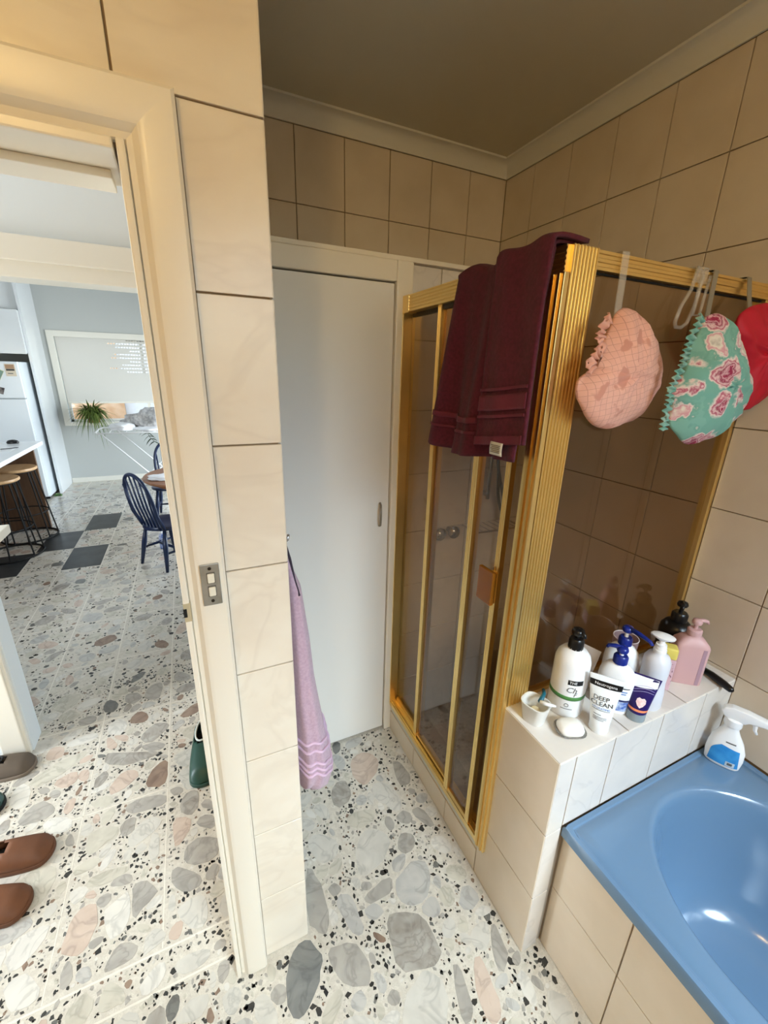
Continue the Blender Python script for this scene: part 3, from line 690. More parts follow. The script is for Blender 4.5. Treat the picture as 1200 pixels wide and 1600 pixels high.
def floral_mat():
    m = mat('rose_print_cloth', (130,190,170), .8, bump=.2, bscale=60); N_ = m.node_tree.nodes; L_ = m.node_tree.links; b = N_['Principled BSDF']
    g = N_.new('ShaderNodeNewGeometry'); v = N_.new('ShaderNodeTexVoronoi'); v.inputs['Scale'].default_value = 16
    nz = N_.new('ShaderNodeTexNoise'); nz.inputs['Scale'].default_value = 40; nz.inputs['Detail'].default_value = 3
    sc = N_.new('ShaderNodeVectorMath'); sc.operation = 'SCALE'; sc.inputs[3].default_value = .05; L_.new(g.outputs['Position'], nz.inputs[0]); L_.new(nz.outputs['Color'], sc.inputs[0])
    ad = N_.new('ShaderNodeVectorMath'); ad.operation = 'ADD'; L_.new(g.outputs['Position'], ad.inputs[0]); L_.new(sc.outputs[0], ad.inputs[1]); L_.new(ad.outputs[0], v.inputs[0])
    def ramp(stops):
        r = N_.new('ShaderNodeValToRGB'); e = r.color_ramp.elements
        while len(e) < len(stops): e.new(.5)
        for k, (p, c) in zip(e, stops): k.position = p; k.color = (*lin(c), 1)
        L_.new(v.outputs['Distance'], r.inputs[0]); return r
    rose = ramp([(0, (110,20,48)), (.16, (166,44,80)), (.21, (226,180,186)), (.27, (150,40,74)), (.36, (230,196,196)), (.42, (180,78,104)), (.50, (236,216,208)), (.60, (120,176,160))])
    pale = ramp([(0, (120,120,90)), (.06, (226,220,202)), (.22, (196,186,172)), (.32, (232,224,210)), (.44, (212,150,158)), (.49, (228,216,208)), (.54, (112,166,150)), (.65, (128,182,166))])
    sep = N_.new('ShaderNodeSeparateColor'); L_.new(v.outputs['Color'], sep.inputs[0]); gt = N_.new('ShaderNodeMath'); gt.operation = 'GREATER_THAN'; gt.inputs[1].default_value = .58; L_.new(sep.outputs[0], gt.inputs[0])
    x = N_.new('ShaderNodeMix'); x.data_type = 'RGBA'; L_.new(gt.outputs[0], x.inputs[0]); L_.new(rose.outputs[0], x.inputs[6]); L_.new(pale.outputs[0], x.inputs[7])
    L_.new(x.outputs[2], b.inputs['Base Color']); return m
def ruffle(name, path, m, parent, w=.016, n=60, amp=.006):
    """gathered edge band following a 3-D path"""
    P = [Vector(p) for p in path]; D = [0]
    for i in range(len(P)-1): D.append(D[-1]+(P[i+1]-P[i]).length)
    def at(t):
        s = t*D[-1]; i = max(0, min(len(P)-2, max(k for k in range(len(D)) if D[k] <= s+1e-9))); f = (s-D[i])/max(1e-9, D[i+1]-D[i]); return P[i].lerp(P[i+1], f), (P[i+1]-P[i]).normalized()
    def fn(s, t):
        p, d = at(s); side = Vector((0, -1, 0)).cross(d).normalized()
        wv = amp*math.sin(s*n*1.55+1.2*math.sin(s*19)); return tuple(p+side*(w*(t-.5)*(1+.2*math.sin(s*41))+.12*amp*math.sin(s*n*.8+t*2))+Vector((0, wv*(.4+.6*abs(t-.5)*2), 0)))
    return build(name, MB().grid(fn, n*8, 4), m, parent, smooth=True, solid=.0012)
Y1 = .655
o1 = outl([(450,510),(520,475),(600,515),(690,610),(760,720),(785,850),(800,1000),(797,1110),(720,1250),(620,1415),(480,1460),(370,1500),(260,1480),(190,1420),(150,1340),(110,1230),(125,1120),(190,1030),(250,1015),(200,970),(220,920),(300,860),(330,790),(400,640),(430,560)], 880, 390, .1875, Y1)
c1 = thing('shower_hat', 'peach fabric shower cap with fine check print on a clear hook', 'shower cap', (o1[14][0], Y1, o1[11][1]), 'shower caps hanging on the screen')
build('cap_body', puff(o1, Y1, .045, .035, .005, 1), grid_cloth_mat(), c1, smooth=True)
ruffle('elastic_edge', [pixy(880+a*.1875, 390+b*.1875, Y1-.012) for a, b in ((400,560),(345,610),(315,690),(300,760),(325,830),(260,890),(215,960),(240,1010))], mat('peach_cloth', (226,170,152), .85), c1, .02, 44, .0045)
Y2 = .592
o2 = outl([(430,480),(480,410),(540,375),(610,400),(670,470),(720,590),(760,720),(800,840),(805,950),(790,1100),(740,1200),(660,1330),(540,1440),(400,1490),(310,1525),(240,1480),(170,1380),(160,1290),(190,1200),(150,1080),(180,1010),(240,940),(300,870),(330,760),(340,640),(400,560)], 1020, 420, .18127, Y2)
c2 = thing('shower_hat', 'teal shower cap printed with pink and white roses', 'shower cap', (o2[14][0], Y2, o2[14][1]), 'shower caps hanging on the screen')
build('cap_body', puff(o2, Y2, .05, .04, .006, 5), floral_mat(), c2, smooth=True)
ruffle('ruffled_edge', [pixy(1020+a*.18127, 420+b*.18127, Y2-.015) for a, b in ((430,400),(385,480),(320,610),(285,720),(260,820),(200,940),(150,1050),(140,1160),(105,1260),(90,1390))], mat('teal_cloth', (112,168,154), .85, col2=(160,190,176), nscale=60), c2, .018, 84, .0045)
Y3 = .640
o3 = outl([(740,400),(820,330),(920,300),(1000,290),(1090,330),(1150,500),(1170,700),(1130,880),(1050,1040),(950,1140),(850,1200),(780,1225),(750,1190),(770,1000),(780,850),(735,700),(700,560),(715,480)], 1020, 420, .18127, Y3)
o3 = [(min(a, 1.474), b) for a, b in o3]
c3_ = thing('shower_hat', 'plain bright red shower cap partly behind the rose printed one', 'shower cap', (o3[11][0], Y3, o3[11][1]), 'shower caps hanging on the screen')
RED = mat('red_nylon', (206,22,48), .55, col2=(190,14,42), nscale=14, bump=.3, bscale=25)
build('cap_body', puff(o3, Y3, .03, .03, .006, 9), RED, c3_, smooth=True)
for o_ in c3_.children: pass
ACR = glassmat('clear_acrylic', (.97,.96,.94), .04, .1)
_an = ACR.node_tree; _am = _an.nodes.new('ShaderNodeMixShader'); _am.inputs[0].default_value = .2; _ad = _an.nodes.new('ShaderNodeBsdfDiffuse'); _ad.inputs[0].default_value = (.9, .88, .84, 1)
_ao = _an.nodes['Material Output']; _as = _ao.inputs[0].links[0].from_socket; _an.links.new(_as, _am.inputs[1]); _an.links.new(_ad.outputs[0], _am.inputs[2]); _an.links.new(_am.outputs[0], _ao.inputs[0])
def hook(label, x, lean, zlow, y1, w=.02, m=ACR, reach=.03):
    h = thing('over_glass_hook', label, 'hook', (x, .70, ZS1), 'hooks over the shower screen rail')
    yo = .7035
    def strip_(pts):
        mb = MB(); LL = []
        for (px, py, pz) in pts: LL.append([(px-w/2, py-.0012, pz), (px+w/2, py-.0012, pz), (px+w/2, py+.0012, pz), (px-w/2, py+.0012, pz)])
        return mb.loops(LL)
    build('strap', strip_([(x, .7425, ZS1-.03), (x, .7425, ZS1+.003), (x, .741, ZS1+.0045), (x, yo, ZS1+.0045), (x, yo-.001, ZS1+.003), (x+lean*.5, lerp(yo, y1, .5), lerp(ZS1, zlow, .5)), (x+lean, y1, zlow)]), m, h)
    build('hook_tip', strip_([(x+lean, y1, zlow), (x+lean, y1-.008, zlow-.012), (x+lean, y1-.018, zlow-.014), (x+lean, y1-reach, zlow-.006), (x+lean, y1-reach-.006, zlow+.03)]), m, h)
    return h
hook('clear acrylic hook strap above the peach shower cap', .882, -.012, 1.70, .685)
def loop_hook():
    h = thing('over_glass_hook', 'clear acrylic loop hook left of the rose printed cap', 'hook', (1.13, .70, ZS1), 'hooks over the shower screen rail')
    A = [pixy(1020+a*.18127, 420+b*.18127, .695) for a, b in ((400,35),(330,180),(240,330),(190,460),(195,500),(240,508),(290,470),(360,320),(440,80))]
    A[0] = (A[0][0], .7, ZS1+.003); A[-1] = (A[-1][0], .7, ZS1+.003)
    build('wire_loop', MB().tube(A, .0042, 8), ACR, h, smooth=True)
    B = [pixy(1020+a*.18127, 420+b*.18127, .69) for a, b in ((440,60),(400,200),(340,400))]+[pixy(1020+a*.18127, 420+b*.18127, .69) for a, b in ((400,400),(450,220),(500,60))]
    build('wire_loop', MB().tube(B, .0035, 8), ACR, h, smooth=True)
    x0, x1 = A[0][0]-.004, B[-1][0]+.004
    build('saddle', MB().box(x0, x1, .698, .746, ZS1+.0005, ZS1+.0045).box(x0, x1, .698, .7015, ZS1-.03, ZS1+.0045).box(x0, x1, .7425, .746, ZS1-.03, ZS1+.0045), ACR, h, bevel=.001)
loop_hook()
GRY = mat('grey_plastic_strap', (150,142,124), .45)
hook('grey strap hook just left of the rose printed cap top', 1.207, -.012, 1.745, .69, .018, GRY)
hook('grey strap hook above the red shower cap', 1.352, -.014, 1.79, .67, .018, GRY)
# ------------------------------------------------------------------ toiletries on the dwarf wall
BLUEP = mat('royal_blue_plastic', (20,40,128), .3)
def cylmap(cx, cy, z0, r, a0):
    """flat (x right, y up) -> surface of an upright cylinder, centred on azimuth a0"""
    return lambda x, y: (cx+r*math.sin(a0+x/r), cy-r*math.cos(a0+x/r), z0+y)
def facing(x, y): return math.atan2(-x, y)*-1 if False else -math.atan2(x, y)     # azimuth (from -Y) that looks back at the camera
def patch(cx, cy, z0, r, a0, w, h, n=10, out=.0004):
    f = cylmap(cx, cy, z0, r+out, a0); return MB().grid(lambda s, t: f(w*(s-.5), h*(t-.5)), n, 2)
def pump(parent, cx, cy, z, m, ang, stem=.02, L=.045, head=.013, stemm=None, collar=.016, ch=.024):
    """collar, stem, head and spout of a lotion pump; ang = direction the spout points"""
    build('collar', MB().lathe([(0, 0), (collar, 0), (collar, ch*.8), (collar*.8, ch), (0, ch)], (cx, cy, z), 20), m, parent, smooth=True, angle=40)
    build('stem', MB().lathe([(0, 0), (.0055, 0), (.0055, stem), (0, stem)], (cx, cy, z+ch-.001), 12), stemm or m, parent, smooth=True, angle=40)
    zz = z+ch+stem-.002
    hd_ = build('pump_head', MB().lathe([(0, 0), (head, 0), (head*1.15, .006), (head*.95, .014), (head*.4, .017), (0, .017)], (cx, cy, zz), 18), m, parent, smooth=True, angle=50)
    dx, dy = math.cos(ang), math.sin(ang)
    build('spout', MB().tube([(cx, cy, zz+.010), (cx+dx*L*.5, cy+dy*L*.5, zz+.011), (cx+dx*L*.9, cy+dy*L*.9, zz+.007), (cx+dx*L, cy+dy*L, zz+.0)], [.0075, .0062, .005, .0042], 10), m, hd_, smooth=True)
def base(u, v): return pix(u, v, ZD)
Z0 = ZD+.0005
# 1 white bottle, black pump, green band
cx, cy = .883, .640; R_ = .046; a0 = facing(cx, cy)
b1 = thing('pump_bottle', 'white round bottle with green stripe and black pump', 'bottle', (cx, cy, Z0), 'bottles on the tiled ledge')
build('body', MB().lathe([(0, 0), (R_*.94, 0), (R_, .006), (R_, .150), (R_*.99, .165), (R_*.9, .18), (R_*.7, .192), (R_*.42, .198), (R_*.42, .203), (0, .203)], (cx, cy, Z0), 32), WPLAS, b1, smooth=True, angle=60)
build('stripe', MB().lathe([(R_+.0003, .06), (R_+.0006, .0602), (R_+.0006, .0718), (R_+.0003, .072)], (cx, cy, Z0), 32), mat('green_print', (72,128,66), .45), b1, smooth=True, fix=False)
build('brand_tag', patch(cx, cy, Z0+.118, R_, a0+.42, .04, .015), BLACK, b1, fix=False)
letters('lettering', 'THE', .011, cylmap(cx, cy, Z0+.118, R_+.0009, a0+.28), WPLAS, b1)
INK = mat('grey_ink', (90,92,94), .6)
letters('lettering', 'Ch', .024, cylmap(cx, cy, Z0+.094, R_+.0009, a0+.28), INK, b1, .25)
letters('lettering', 'F', .018, cylmap(cx, cy, Z0+.08, R_+.0009, a0+.50), INK, b1, .25)
build('emblem', MB().tube([cylmap(cx, cy, Z0+.044, R_+.0005, a0+.12)(.005*math.cos(k*.524), .005*math.sin(k*.524)) for k in range(12)], .0008, 5, closed=True), INK, b1)
build('print_line', patch(cx, cy, Z0+.032, R_, a0+.15, .03, .0022), INK, b1, fix=False)
pump(b1, cx, cy, Z0+.2, BLACK, a0-.7, .014, .024, .015, None, .0195, .03)
# 2 tube: DEEP CLEAN
def tube_pack(parent, cx, cy, z0, h, r0, wtop, ang, m, capm, caph=.03, lean=(0, 0), capr=None):
    """squeeze tube standing on its cap: round at the cap, flat crimp on top; ang = azimuth of the flat front"""
    capr = capr or r0
    build('cap', MB().lathe([(0, 0), (capr*.97, 0), (capr, .002), (capr, caph), (0, caph)], (cx, cy, z0), 28), capm, parent, smooth=True, angle=40)
    ux, uy = math.cos(ang), math.sin(ang); nx, ny = math.sin(ang), -math.cos(ang)
    LL = []; K = 14
    for i in range(K+1):
        t = i/K; z = caph+(h-caph)*t; A = lerp(r0, wtop/2, t**1.1); B = lerp(r0, .0012, t**1.3)
        if t > .93: B = .0012
        LL.append([(cx+ux*A*math.cos(a)+nx*B*math.sin(a)+lean[0]*t, cy+uy*A*math.cos(a)+ny*B*math.sin(a)+lean[1]*t, z0+z) for a in [2*math.pi*j/32 for j in range(32)]])
    o = build('tube_body', MB().loops(LL), m, parent, smooth=True, angle=60)
    def surf(x, y, out=.0006):
        t = max(0, min(1, (y-caph)/(h-caph))); A = lerp(r0, wtop/2, t**1.1); B = lerp(r0, .0012, t**1.3)
        if t > .93: B = .0012
        c = max(-.995, min(.995, x/A)); sgn = B*math.sqrt(1-c*c)+out
        return (cx+ux*A*c+nx*sgn+lean[0]*t, cy+uy*A*c+ny*sgn+lean[1]*t, z0+y)
    return o, surf
cx, cy = .908, .546; a0 = facing(cx, cy)
t1 = thing('squeeze_tube', 'white face wash tube with black band reading DEEP CLEAN', 'tube', (cx, cy, Z0))
WT = mat('white_tube', (236,240,242), .35)
tb, sf = tube_pack(t1, cx, cy, Z0, .165, .024, .082, a0+.12, WT, WT, .02, (-.004, .004))
build('black_band', MB().grid(lambda s, t: sf(-.0385+.077*s, .134+.017*t, .0008), 20, 2), BLACK, t1, fix=False)
letters('lettering', 'Neutrogena', .0108, lambda x, y: sf(x, .1425+y, .0014), WPLAS, t1)
DINK = mat('charcoal_ink', (44,50,56), .6); BINK = mat('blue_ink', (60,120,196), .6)
letters('lettering', 'DEEP', .017, lambda x, y: sf(x-.006, .104+y, .0012), DINK, t1)
letters('lettering', 'CLEAN', .017, lambda x, y: sf(x-.003, .089+y, .0012), DINK, t1)
letters('lettering', 'HYDRATING', .0075, lambda x, y: sf(x-.003, .077+y, .0012), BINK, t1)
for z, w, mm in ((.071, .042, INK), (.058, .018, DINK), (.051, .032, INK), (.047, .032, INK), (.043, .026, INK)):
    build('print_line', MB().grid(lambda s, t: sf(-.003-w/2+w*s if z > .06 else -.019+w*s, z+.0014*t, .001), 8, 1), mm, t1, fix=False)
# 3, 4 white bottles with royal blue pumps
def blue_bottle(label, cx, cy, h, w, d, ang, spout, stem, L):
    b = thing('pump_bottle', label, 'bottle', (cx, cy, Z0), 'bottles on the tiled ledge')
    build('body', MB().lathe([(0, 0), (.95, 0), (1, .006), (1, h*.62), (.97, h*.74), (.86, h*.84), (.62, h*.93), (.36, h*.98), (.34, h), (0, h)], (cx, cy, Z0), 40, w, d, ang, 2.4), WPLAS, b, smooth=True, angle=60)
    pump(b, cx, cy, Z0+h-.003, BLUEP, spout, stem, L, .0135, WPLAS, .0185, .024); return b
cx, cy = 1.012, .592; a0 = facing(cx, cy)
b3 = blue_bottle('white body wash bottle with blue label art and short blue pump', cx, cy, .15, .046, .03, a0, a0+math.pi, .012, .038)
fr_ = lambda x, y, o=.001: (cx+math.cos(a0)*x+math.sin(a0)*(.03*(1-min(.98, abs(x)/.046)**2.4)**(1/2.4)+o), cy+math.sin(a0)*x-math.cos(a0)*(.03*(1-min(.98, abs(x)/.046)**2.4)**(1/2.4)+o), Z0+y)
build('label_art', MB().grid(lambda s, t: fr_(-.006+.048*s, .012+.03*t), 12, 3), mat('blue_splash_print', (196,212,236), .4, col2=(58,96,178), nscale=70, nlo=.4, nhi=.62), b3, fix=False)
build('label_band', MB().grid(lambda s, t: fr_(-.006+.048*s, .043+.006*t), 12, 1), mat('navy_print', (30,40,96), .4), b3, fix=False)
for z, w, mm in ((.085, .03, DINK), (.074, .026, BINK), (.067, .024, BINK)): build('print_line', MB().grid(lambda s, t: fr_(.008+w*s, z+.003*t), 8, 1), mm, b3, fix=False)
cx, cy = 1.085, .634; a0 = facing(cx, cy)
blue_bottle('taller white bottle with long spouted blue pump beside the glass', cx, cy, .162, .046, .032, a0+.1, a0-.55, .02, .075)
# 5 purple tube on a clear cap
cx, cy = 1.038, .533; a0 = facing(cx, cy)
t2 = thing('squeeze_tube', 'deep purple tube with pink heart standing on a clear cap', 'tube', (cx, cy, Z0))
tb, sf = tube_pack(t2, cx, cy, Z0, .128, .024, .07, a0+.1, mat('purple_tube', (38,24,92), .3), mat('frosted_cap', (176,190,196), .25, trans=.4), .026, (.016, .004))
build('white_panel', MB().grid(lambda s, t: sf(-.03+.06*s, .093+.032*t+.01*s*(1-t), .0008), 14, 6), WT, t2, fix=False)
hp = [(0, -.017), (.007, -.011), (.0115, -.003), (.0105, .006), (.006, .0105), (0, .0085), (-.006, .0105), (-.0105, .006), (-.0115, -.003), (-.007, -.011)]
def fan(pts, fn): return MB().add([fn(0, 0)]+[fn(*p) for p in pts], [(0, 1+i, 1+(i+1) % len(pts)) for i in range(len(pts))])
build('heart_print', fan(hp, lambda x, y: sf(x+.002, .062+y, .0012)), mat('pale_pink_print', (236,196,196), .5, col2=(240,224,222), nscale=150), t2, fix=False)
build('orange_band', MB().grid(lambda s, t: sf(-.0235+.047*s, .034+.006*t, .0009), 16, 1), mat('orange_print', (232,140,96), .5), t2, fix=False)
for k in range(3): build('swirl_line', MB().grid(lambda s, t: sf(-.024+.05*s, .078+.007*k+.012*math.sin(s*2.4)+.001*t, .001), 14, 1), mat('lilac_line', (180,172,214), .5), t2, fix=False)
# 6 white translucent pump bottle
cx, cy = 1.118, .556; a0 = facing(cx, cy)
b5 = thing('pump_bottle', 'milky white slim bottle with white pump at the ledge edge', 'bottle', (cx, cy, Z0), 'bottles on the tiled ledge')
MILK = mat('milky_plastic', (228,230,238), .38, trans=.12)
build('body', MB().lathe([(0, 0), (.0345, 0), (.037, .006), (.0355, .05), (.0325, .085), (.034, .12), (.0335, .15), (.027, .165), (.016, .172), (.0155, .178), (0, .178)], (cx, cy, Z0), 32), MILK, b5, smooth=True, angle=60)
for k in range(3): build('collar_ring', MB().lathe([(0, 0), (.0165-.0015*k, 0), (.0165-.0015*k, .008), (0, .008)], (cx, cy, Z0+.176+.008*k), 20), WPLAS, b5, smooth=True, angle=40)
build('stem', MB().lathe([(0, 0), (.008, 0), (.0065, .02), (0, .02)], (cx, cy, Z0+.199), 14), WPLAS, b5, smooth=True, angle=40)
hd_ = build('pump_head', MB().lathe([(0, 0), (.012, .0), (.024, .008), (.025, .012), (.012, .017), (0, .018)], (cx, cy, Z0+.214), 22, 1.15, .8, a0), WPLAS, b5, smooth=True, angle=60)
build('spout', MB().tube([(cx, cy, Z0+.226), (cx-.03*math.cos(a0), cy-.03*math.sin(a0), Z0+.222)], [.007, .004], 8), WPLAS, hd_, smooth=True)
# 7 pink speckled carton with the yellow soap block on it
cx, cy = 1.225, .590; a0 = facing(cx, cy)+.25
def rbox(cx, cy, z0, z1, w, d, ang, taper=1.):
    mb = MB(); c, s = math.cos(ang), math.sin(ang); LL = []
    for z, k in ((z0, 1), (z1, taper)): LL.append([(cx+(x*c-y*s)*k, cy+(x*s+y*c)*k, z) for x, y in ((-w/2, -d/2), (w/2, -d/2), (w/2, d/2), (-w/2, d/2))])
    return mb.loops(LL)
cb = tag(build('soap_carton', rbox(0, 0, 0, .105, .05, .038, a0), mat('speckled_pink_card', (214,178,188), .6, col2=(120,70,84), nscale=120, nlo=.62, nhi=.7), None, bevel=.002), 'pink speckled carton between the white and pink pump bottles', 'carton'); cb.location = (cx, cy, Z0)
ysb = tag(build('soap_block', rbox(0, 0, 0, .036, .05, .036, a0), mat('yellow_soap', (226,208,104), .5), None, bevel=.006, seg=3, smooth=True), 'yellow soap block lying on top of the pink carton', 'soap'); ysb.location = (cx, cy, Z0+.1055)
# 8 large pink bottle
cx, cy = 1.322, .580; a0 = facing(cx, cy)+.45
b6 = thing('pump_bottle', 'large square shouldered dusty pink bottle with pink pump', 'bottle', (cx, cy, Z0), 'bottles on the tiled ledge')
PINK = mat('dusty_pink_plastic', (206,166,166), .4)
def rr(w, d, z, p=5., n=40): return [(cx+(x*math.cos(a0)-y*math.sin(a0)), cy+(x*math.sin(a0)+y*math.cos(a0)), Z0+z) for x, y in [((abs(math.cos(t))**p+abs(math.sin(t))**p)**(-1/p)*math.cos(t)*w/2, (abs(math.cos(t))**p+abs(math.sin(t))**p)**(-1/p)*math.sin(t)*d/2) for t in [2*math.pi*j/n for j in range(n)]]]
build('body', MB().loops([rr(.086, .056, 0, 7), rr(.09, .06, .004, 7), rr(.09, .06, .128, 7), rr(.086, .056, .136, 6), rr(.06, .042, .152, 4), rr(.034, .034, .16, 2), rr(.034, .034, .164, 2)]), PINK, b6, smooth=True, angle=50)
c_, s_ = math.cos(a0), math.sin(a0)
build('label_stripe', MB().box(.024, .034, -.0306, -.0298, .004, .128), mat('mauve_print', (170,138,150), .5), None)
o_ = COL.objects[-1]; o_.parent = b6; o_.rotation_euler = (0, 0, a0)
pump(b6, cx, cy, Z0+.162, PINK, a0+.3, .018, .035, .012, None, .0195, .02)
# 9 black pump bottle
cx, cy = 1.385, .660
b7 = thing('pump_bottle', 'black bottle with black pump in the corner by the wall', 'bottle', (cx, cy, Z0), 'bottles on the tiled ledge')
build('body', MB().lathe([(0, 0), (.043, 0), (.047, .006), (.047, .11), (.045, .125), (.034, .141), (.023, .147), (0, .147)], (cx, cy, Z0), 30), BLACK, b7, smooth=True, angle=60)
pump(b7, cx, cy, Z0+.145, BLACK, -2.6, .024, .03, .014, None, .0235, .032)
# 10 frosted pink tumbler, 11 crumpled pale tube
cx, cy = 1.155, .675
tm = thing('tumbler', 'frosted pink tumbler behind the blue pump bottles', 'cup', (cx, cy, Z0))
build('cup_wall', MB().lathe([(0, 0), (.03, 0), (.036, .135), (.034, .135), (.0285, .004), (0, .004)], (cx, cy, Z0), 28), mat('frosted_pink', (206,176,176), .35, trans=.55), tm, smooth=True, angle=50)
build('cup_rim', MB().tube([(cx+.035*math.cos(k*.2244), cy+.035*math.sin(k*.2244), Z0+.135) for k in range(28)], .0015, 6, closed=True), mat('frosted_rim', (226,214,214), .4), tm, smooth=True)
cx, cy = 1.0, .682; a0 = facing(cx, cy)
t3 = thing('squeeze_tube', 'plain pale tube standing behind the green striped bottle', 'tube', (cx, cy, Z0))
tube_pack(t3, cx, cy, Z0, .135, .019, .06, a0-.3, mat('pale_tube', (222,216,214), .5, bump=.3, bscale=30), WPLAS, .02, (.01, 0))
# 12 black handled brush lying by the wall
bh = thing('razor_brush', 'black rounded handle lying beside the pink bottle', 'razor', (1.405, .50, ZD))
build('handle', MB().tube([(1.415, .57, ZD+.012), (1.41, .54, ZD+.0135), (1.4, .50, ZD+.0125), (1.393, .478, ZD+.012), (1.391, .472, ZD+.0115)], [.009, .0105, .0115, .0095, .004], 12), BLACK, bh, smooth=True)
build('head', MB().box(1.395, 1.435, .57, .588, ZD+.0005, ZD+.018), BLACK, bh, bevel=.004)
# 13 plastic cup with soap, teal razor
cx, cy = .770, .640
cu = thing('plastic_tub', 'small clear plastic tub at the corner of the ledge', 'tub', (cx, cy, Z0))
build('tub_wall', MB().lathe([(0, 0), (.024, 0), (.031, .055), (.0325, .056), (.0325, .058), (.0295, .058), (.0225, .003), (0, .003)], (cx, cy, Z0), 28, 1, 1.15, .3, 3), mat('translucent_plastic', (244,242,236), .4, trans=.25), cu, smooth=True, angle=50)
so = tag(build('soap_bar', MB().lathe([(0, 0), (.7, 0), (.95, .006), (1, .016), (.9, .026), (.6, .031), (0, .032)], (0, 0, 0), 24, .018, .013, .5, 3), mat('cream_soap', (236,222,184), .5), None, smooth=True), 'cream soap piece inside the clear plastic tub', 'soap'); so.location = (cx, cy, Z0+.004)
rz = thing('razor', 'white and teal razor resting across the clear tub', 'razor', (cx, cy, Z0+.06))
build('handle', MB().tube([(.775, .632, Z0+.063), (.805, .648, Z0+.067), (.82, .665, Z0+.06)], [.0065, .005, .0045], 8), mat('teal_plastic', (20,92,110), .4), rz, smooth=True)
build('razor_head', MB().tube([(.775, .632, Z0+.063), (.785, .612, Z0+.066), (.8, .602, Z0+.064)], [.006, .005, .003], 8), WPLAS, rz, smooth=True)
# 14 soap dish and white soap
cx, cy = .825, .567
ds = thing('soap_dish', 'clear oval soap dish at the front corner of the ledge', 'soap dish', (cx, cy, Z0))
build('dish', MB().lathe([(0, 0), (.75, 0), (1.05, .011), (1.05, .0135), (.98, .0135), (.72, .003), (0, .003)], (cx, cy, Z0), 36, .037, .031, -.4, 3), mat('clear_dish', (226,222,214), .2, trans=.8), ds, smooth=True, angle=50)
so = tag(build('soap_bar', MB().lathe([(0, 0), (.8, 0), (.97, .007), (1, .014), (.92, .022), (.7, .027), (0, .0285)], (0, 0, 0), 36, .033, .027, -.4, 3.2), mat('white_soap', (242,238,230), .45), None, smooth=True), 'white soap bar in the oval soap dish', 'soap'); so.location = (cx, cy, Z0+.004)
# 15 spray bottle on the bath rim
cx, cy, z0 = 1.402, .447, .5
a0 = facing(cx, cy)+.12
sb = thing('spray_bottle', 'white trigger spray bottle with blue label on the bath rim', 'spray bottle', (cx, cy, z0))
def el(w, d, z, dx=0, p=2.6, n=40): return [(cx+((x+dx)*math.cos(a0)-y*math.sin(a0)), cy+((x+dx)*math.sin(a0)+y*math.cos(a0)), z0+z) for x, y in [((abs(math.cos(t))**p+abs(math.sin(t))**p)**(-1/p)*math.cos(t)*w/2, (abs(math.cos(t))**p+abs(math.sin(t))**p)**(-1/p)*math.sin(t)*d/2) for t in [2*math.pi*j/n for j in range(n)]]]
build('body', MB().loops([el(.072, .036, 0), el(.078, .042, .004), el(.084, .044, .03), el(.082, .044, .055), el(.07, .04, .08, -.002), el(.05, .034, .1, -.003), el(.036, .03, .115, -.003), el(.032, .03, .124, -.003), el(.032, .03, .134, -.003)]), WPLAS, sb, smooth=True, angle=60)
SECT = [(0, .072, .036, 0), (.004, .078, .042, 0), (.03, .084, .044, 0), (.055, .082, .044, 0), (.08, .07, .04, -.002), (.1, .05, .034, -.003), (.115, .036, .03, -.003)]
def fs(x, y, o):
    for k in range(len(SECT)-1):
        if SECT[k][0] <= y <= SECT[k+1][0]:
            f = (y-SECT[k][0])/(SECT[k+1][0]-SECT[k][0]); w, d, dx = [lerp(SECT[k][m], SECT[k+1][m], f) for m in (1, 2, 3)]; break
    q = max(0, 1-min(.99, abs(x-dx)/(w/2))**2.6)**(1/2.6)*d/2+o
    return (cx+math.cos(a0)*x+math.sin(a0)*q, cy+math.sin(a0)*x-math.cos(a0)*q, z0+y)
def lab_l(t): return lerp(-.033, -.03, t) if t < .6 else lerp(-.031, -.012, ((t-.6)/.4)**1.6)
build('label', MB().grid(lambda s, t: fs(lerp(lab_l(t), .034-.006*t, s), lerp(.010, .072-.006*s, t), .0008), 16, 12), mat('cleaner_blue_label', (44,134,206), .4, col2=(66,156,220), nscale=30), sb, smooth=True)
build('label_emblem', MB().grid(lambda s, t: fs(lerp(.006, .026, s), lerp(.012, .027, t), .0014), 8, 4), mat('emblem_grey', (190,204,214), .5), sb)
build('label_emblem', MB().grid(lambda s, t: fs(lerp(.010, .021, s), lerp(.016, .024, t), .0018), 6, 3), INK, sb)
build('print_line', MB().grid(lambda s, t: fs(lerp(-.006, .016, s), lerp(.082, .0855, t), .0008), 8, 2), INK, sb)
def lp(x, y, z): return (cx+math.cos(a0)*x-math.sin(a0)*y, cy+math.sin(a0)*x+math.cos(a0)*y, z0+z)
build('neck_collar', MB().loops([el(.038, .038, .13, -.003, 2), el(.04, .04, .134, -.003, 2), el(.038, .038, .15, -.003, 2), el(.03, .026, .153, -.003, 2)]), WPLAS, sb, smooth=True, angle=40)
hdp = [(-.034, .166), (-.026, .153), (-.004, .148), (.018, .15), (.026, .158), (.056, .163), (.062, .163), (.062, .179), (.054, .181), (.02, .186), (-.014, .186), (-.03, .179)]
build('trigger_head', MB().prism(hdp, lambda a, b, d: lp(a, d, b), -.011, .011), WPLAS, sb, bevel=.003, smooth=True, angle=60)
build('nozzle', MB().tube([lp(.06, 0, .171), lp(.070, 0, .171)], .0095, 16), WPLAS, sb, bevel=.001)
build('trigger', MB().tube([lp(.034, 0, .162), lp(.040, 0, .150), lp(.041, 0, .139), lp(.047, 0, .130)], [.0055, .005, .0042, .003], 8), WPLAS, sb, smooth=True)

sb.scale = (1.12, 1.12, 1.12)
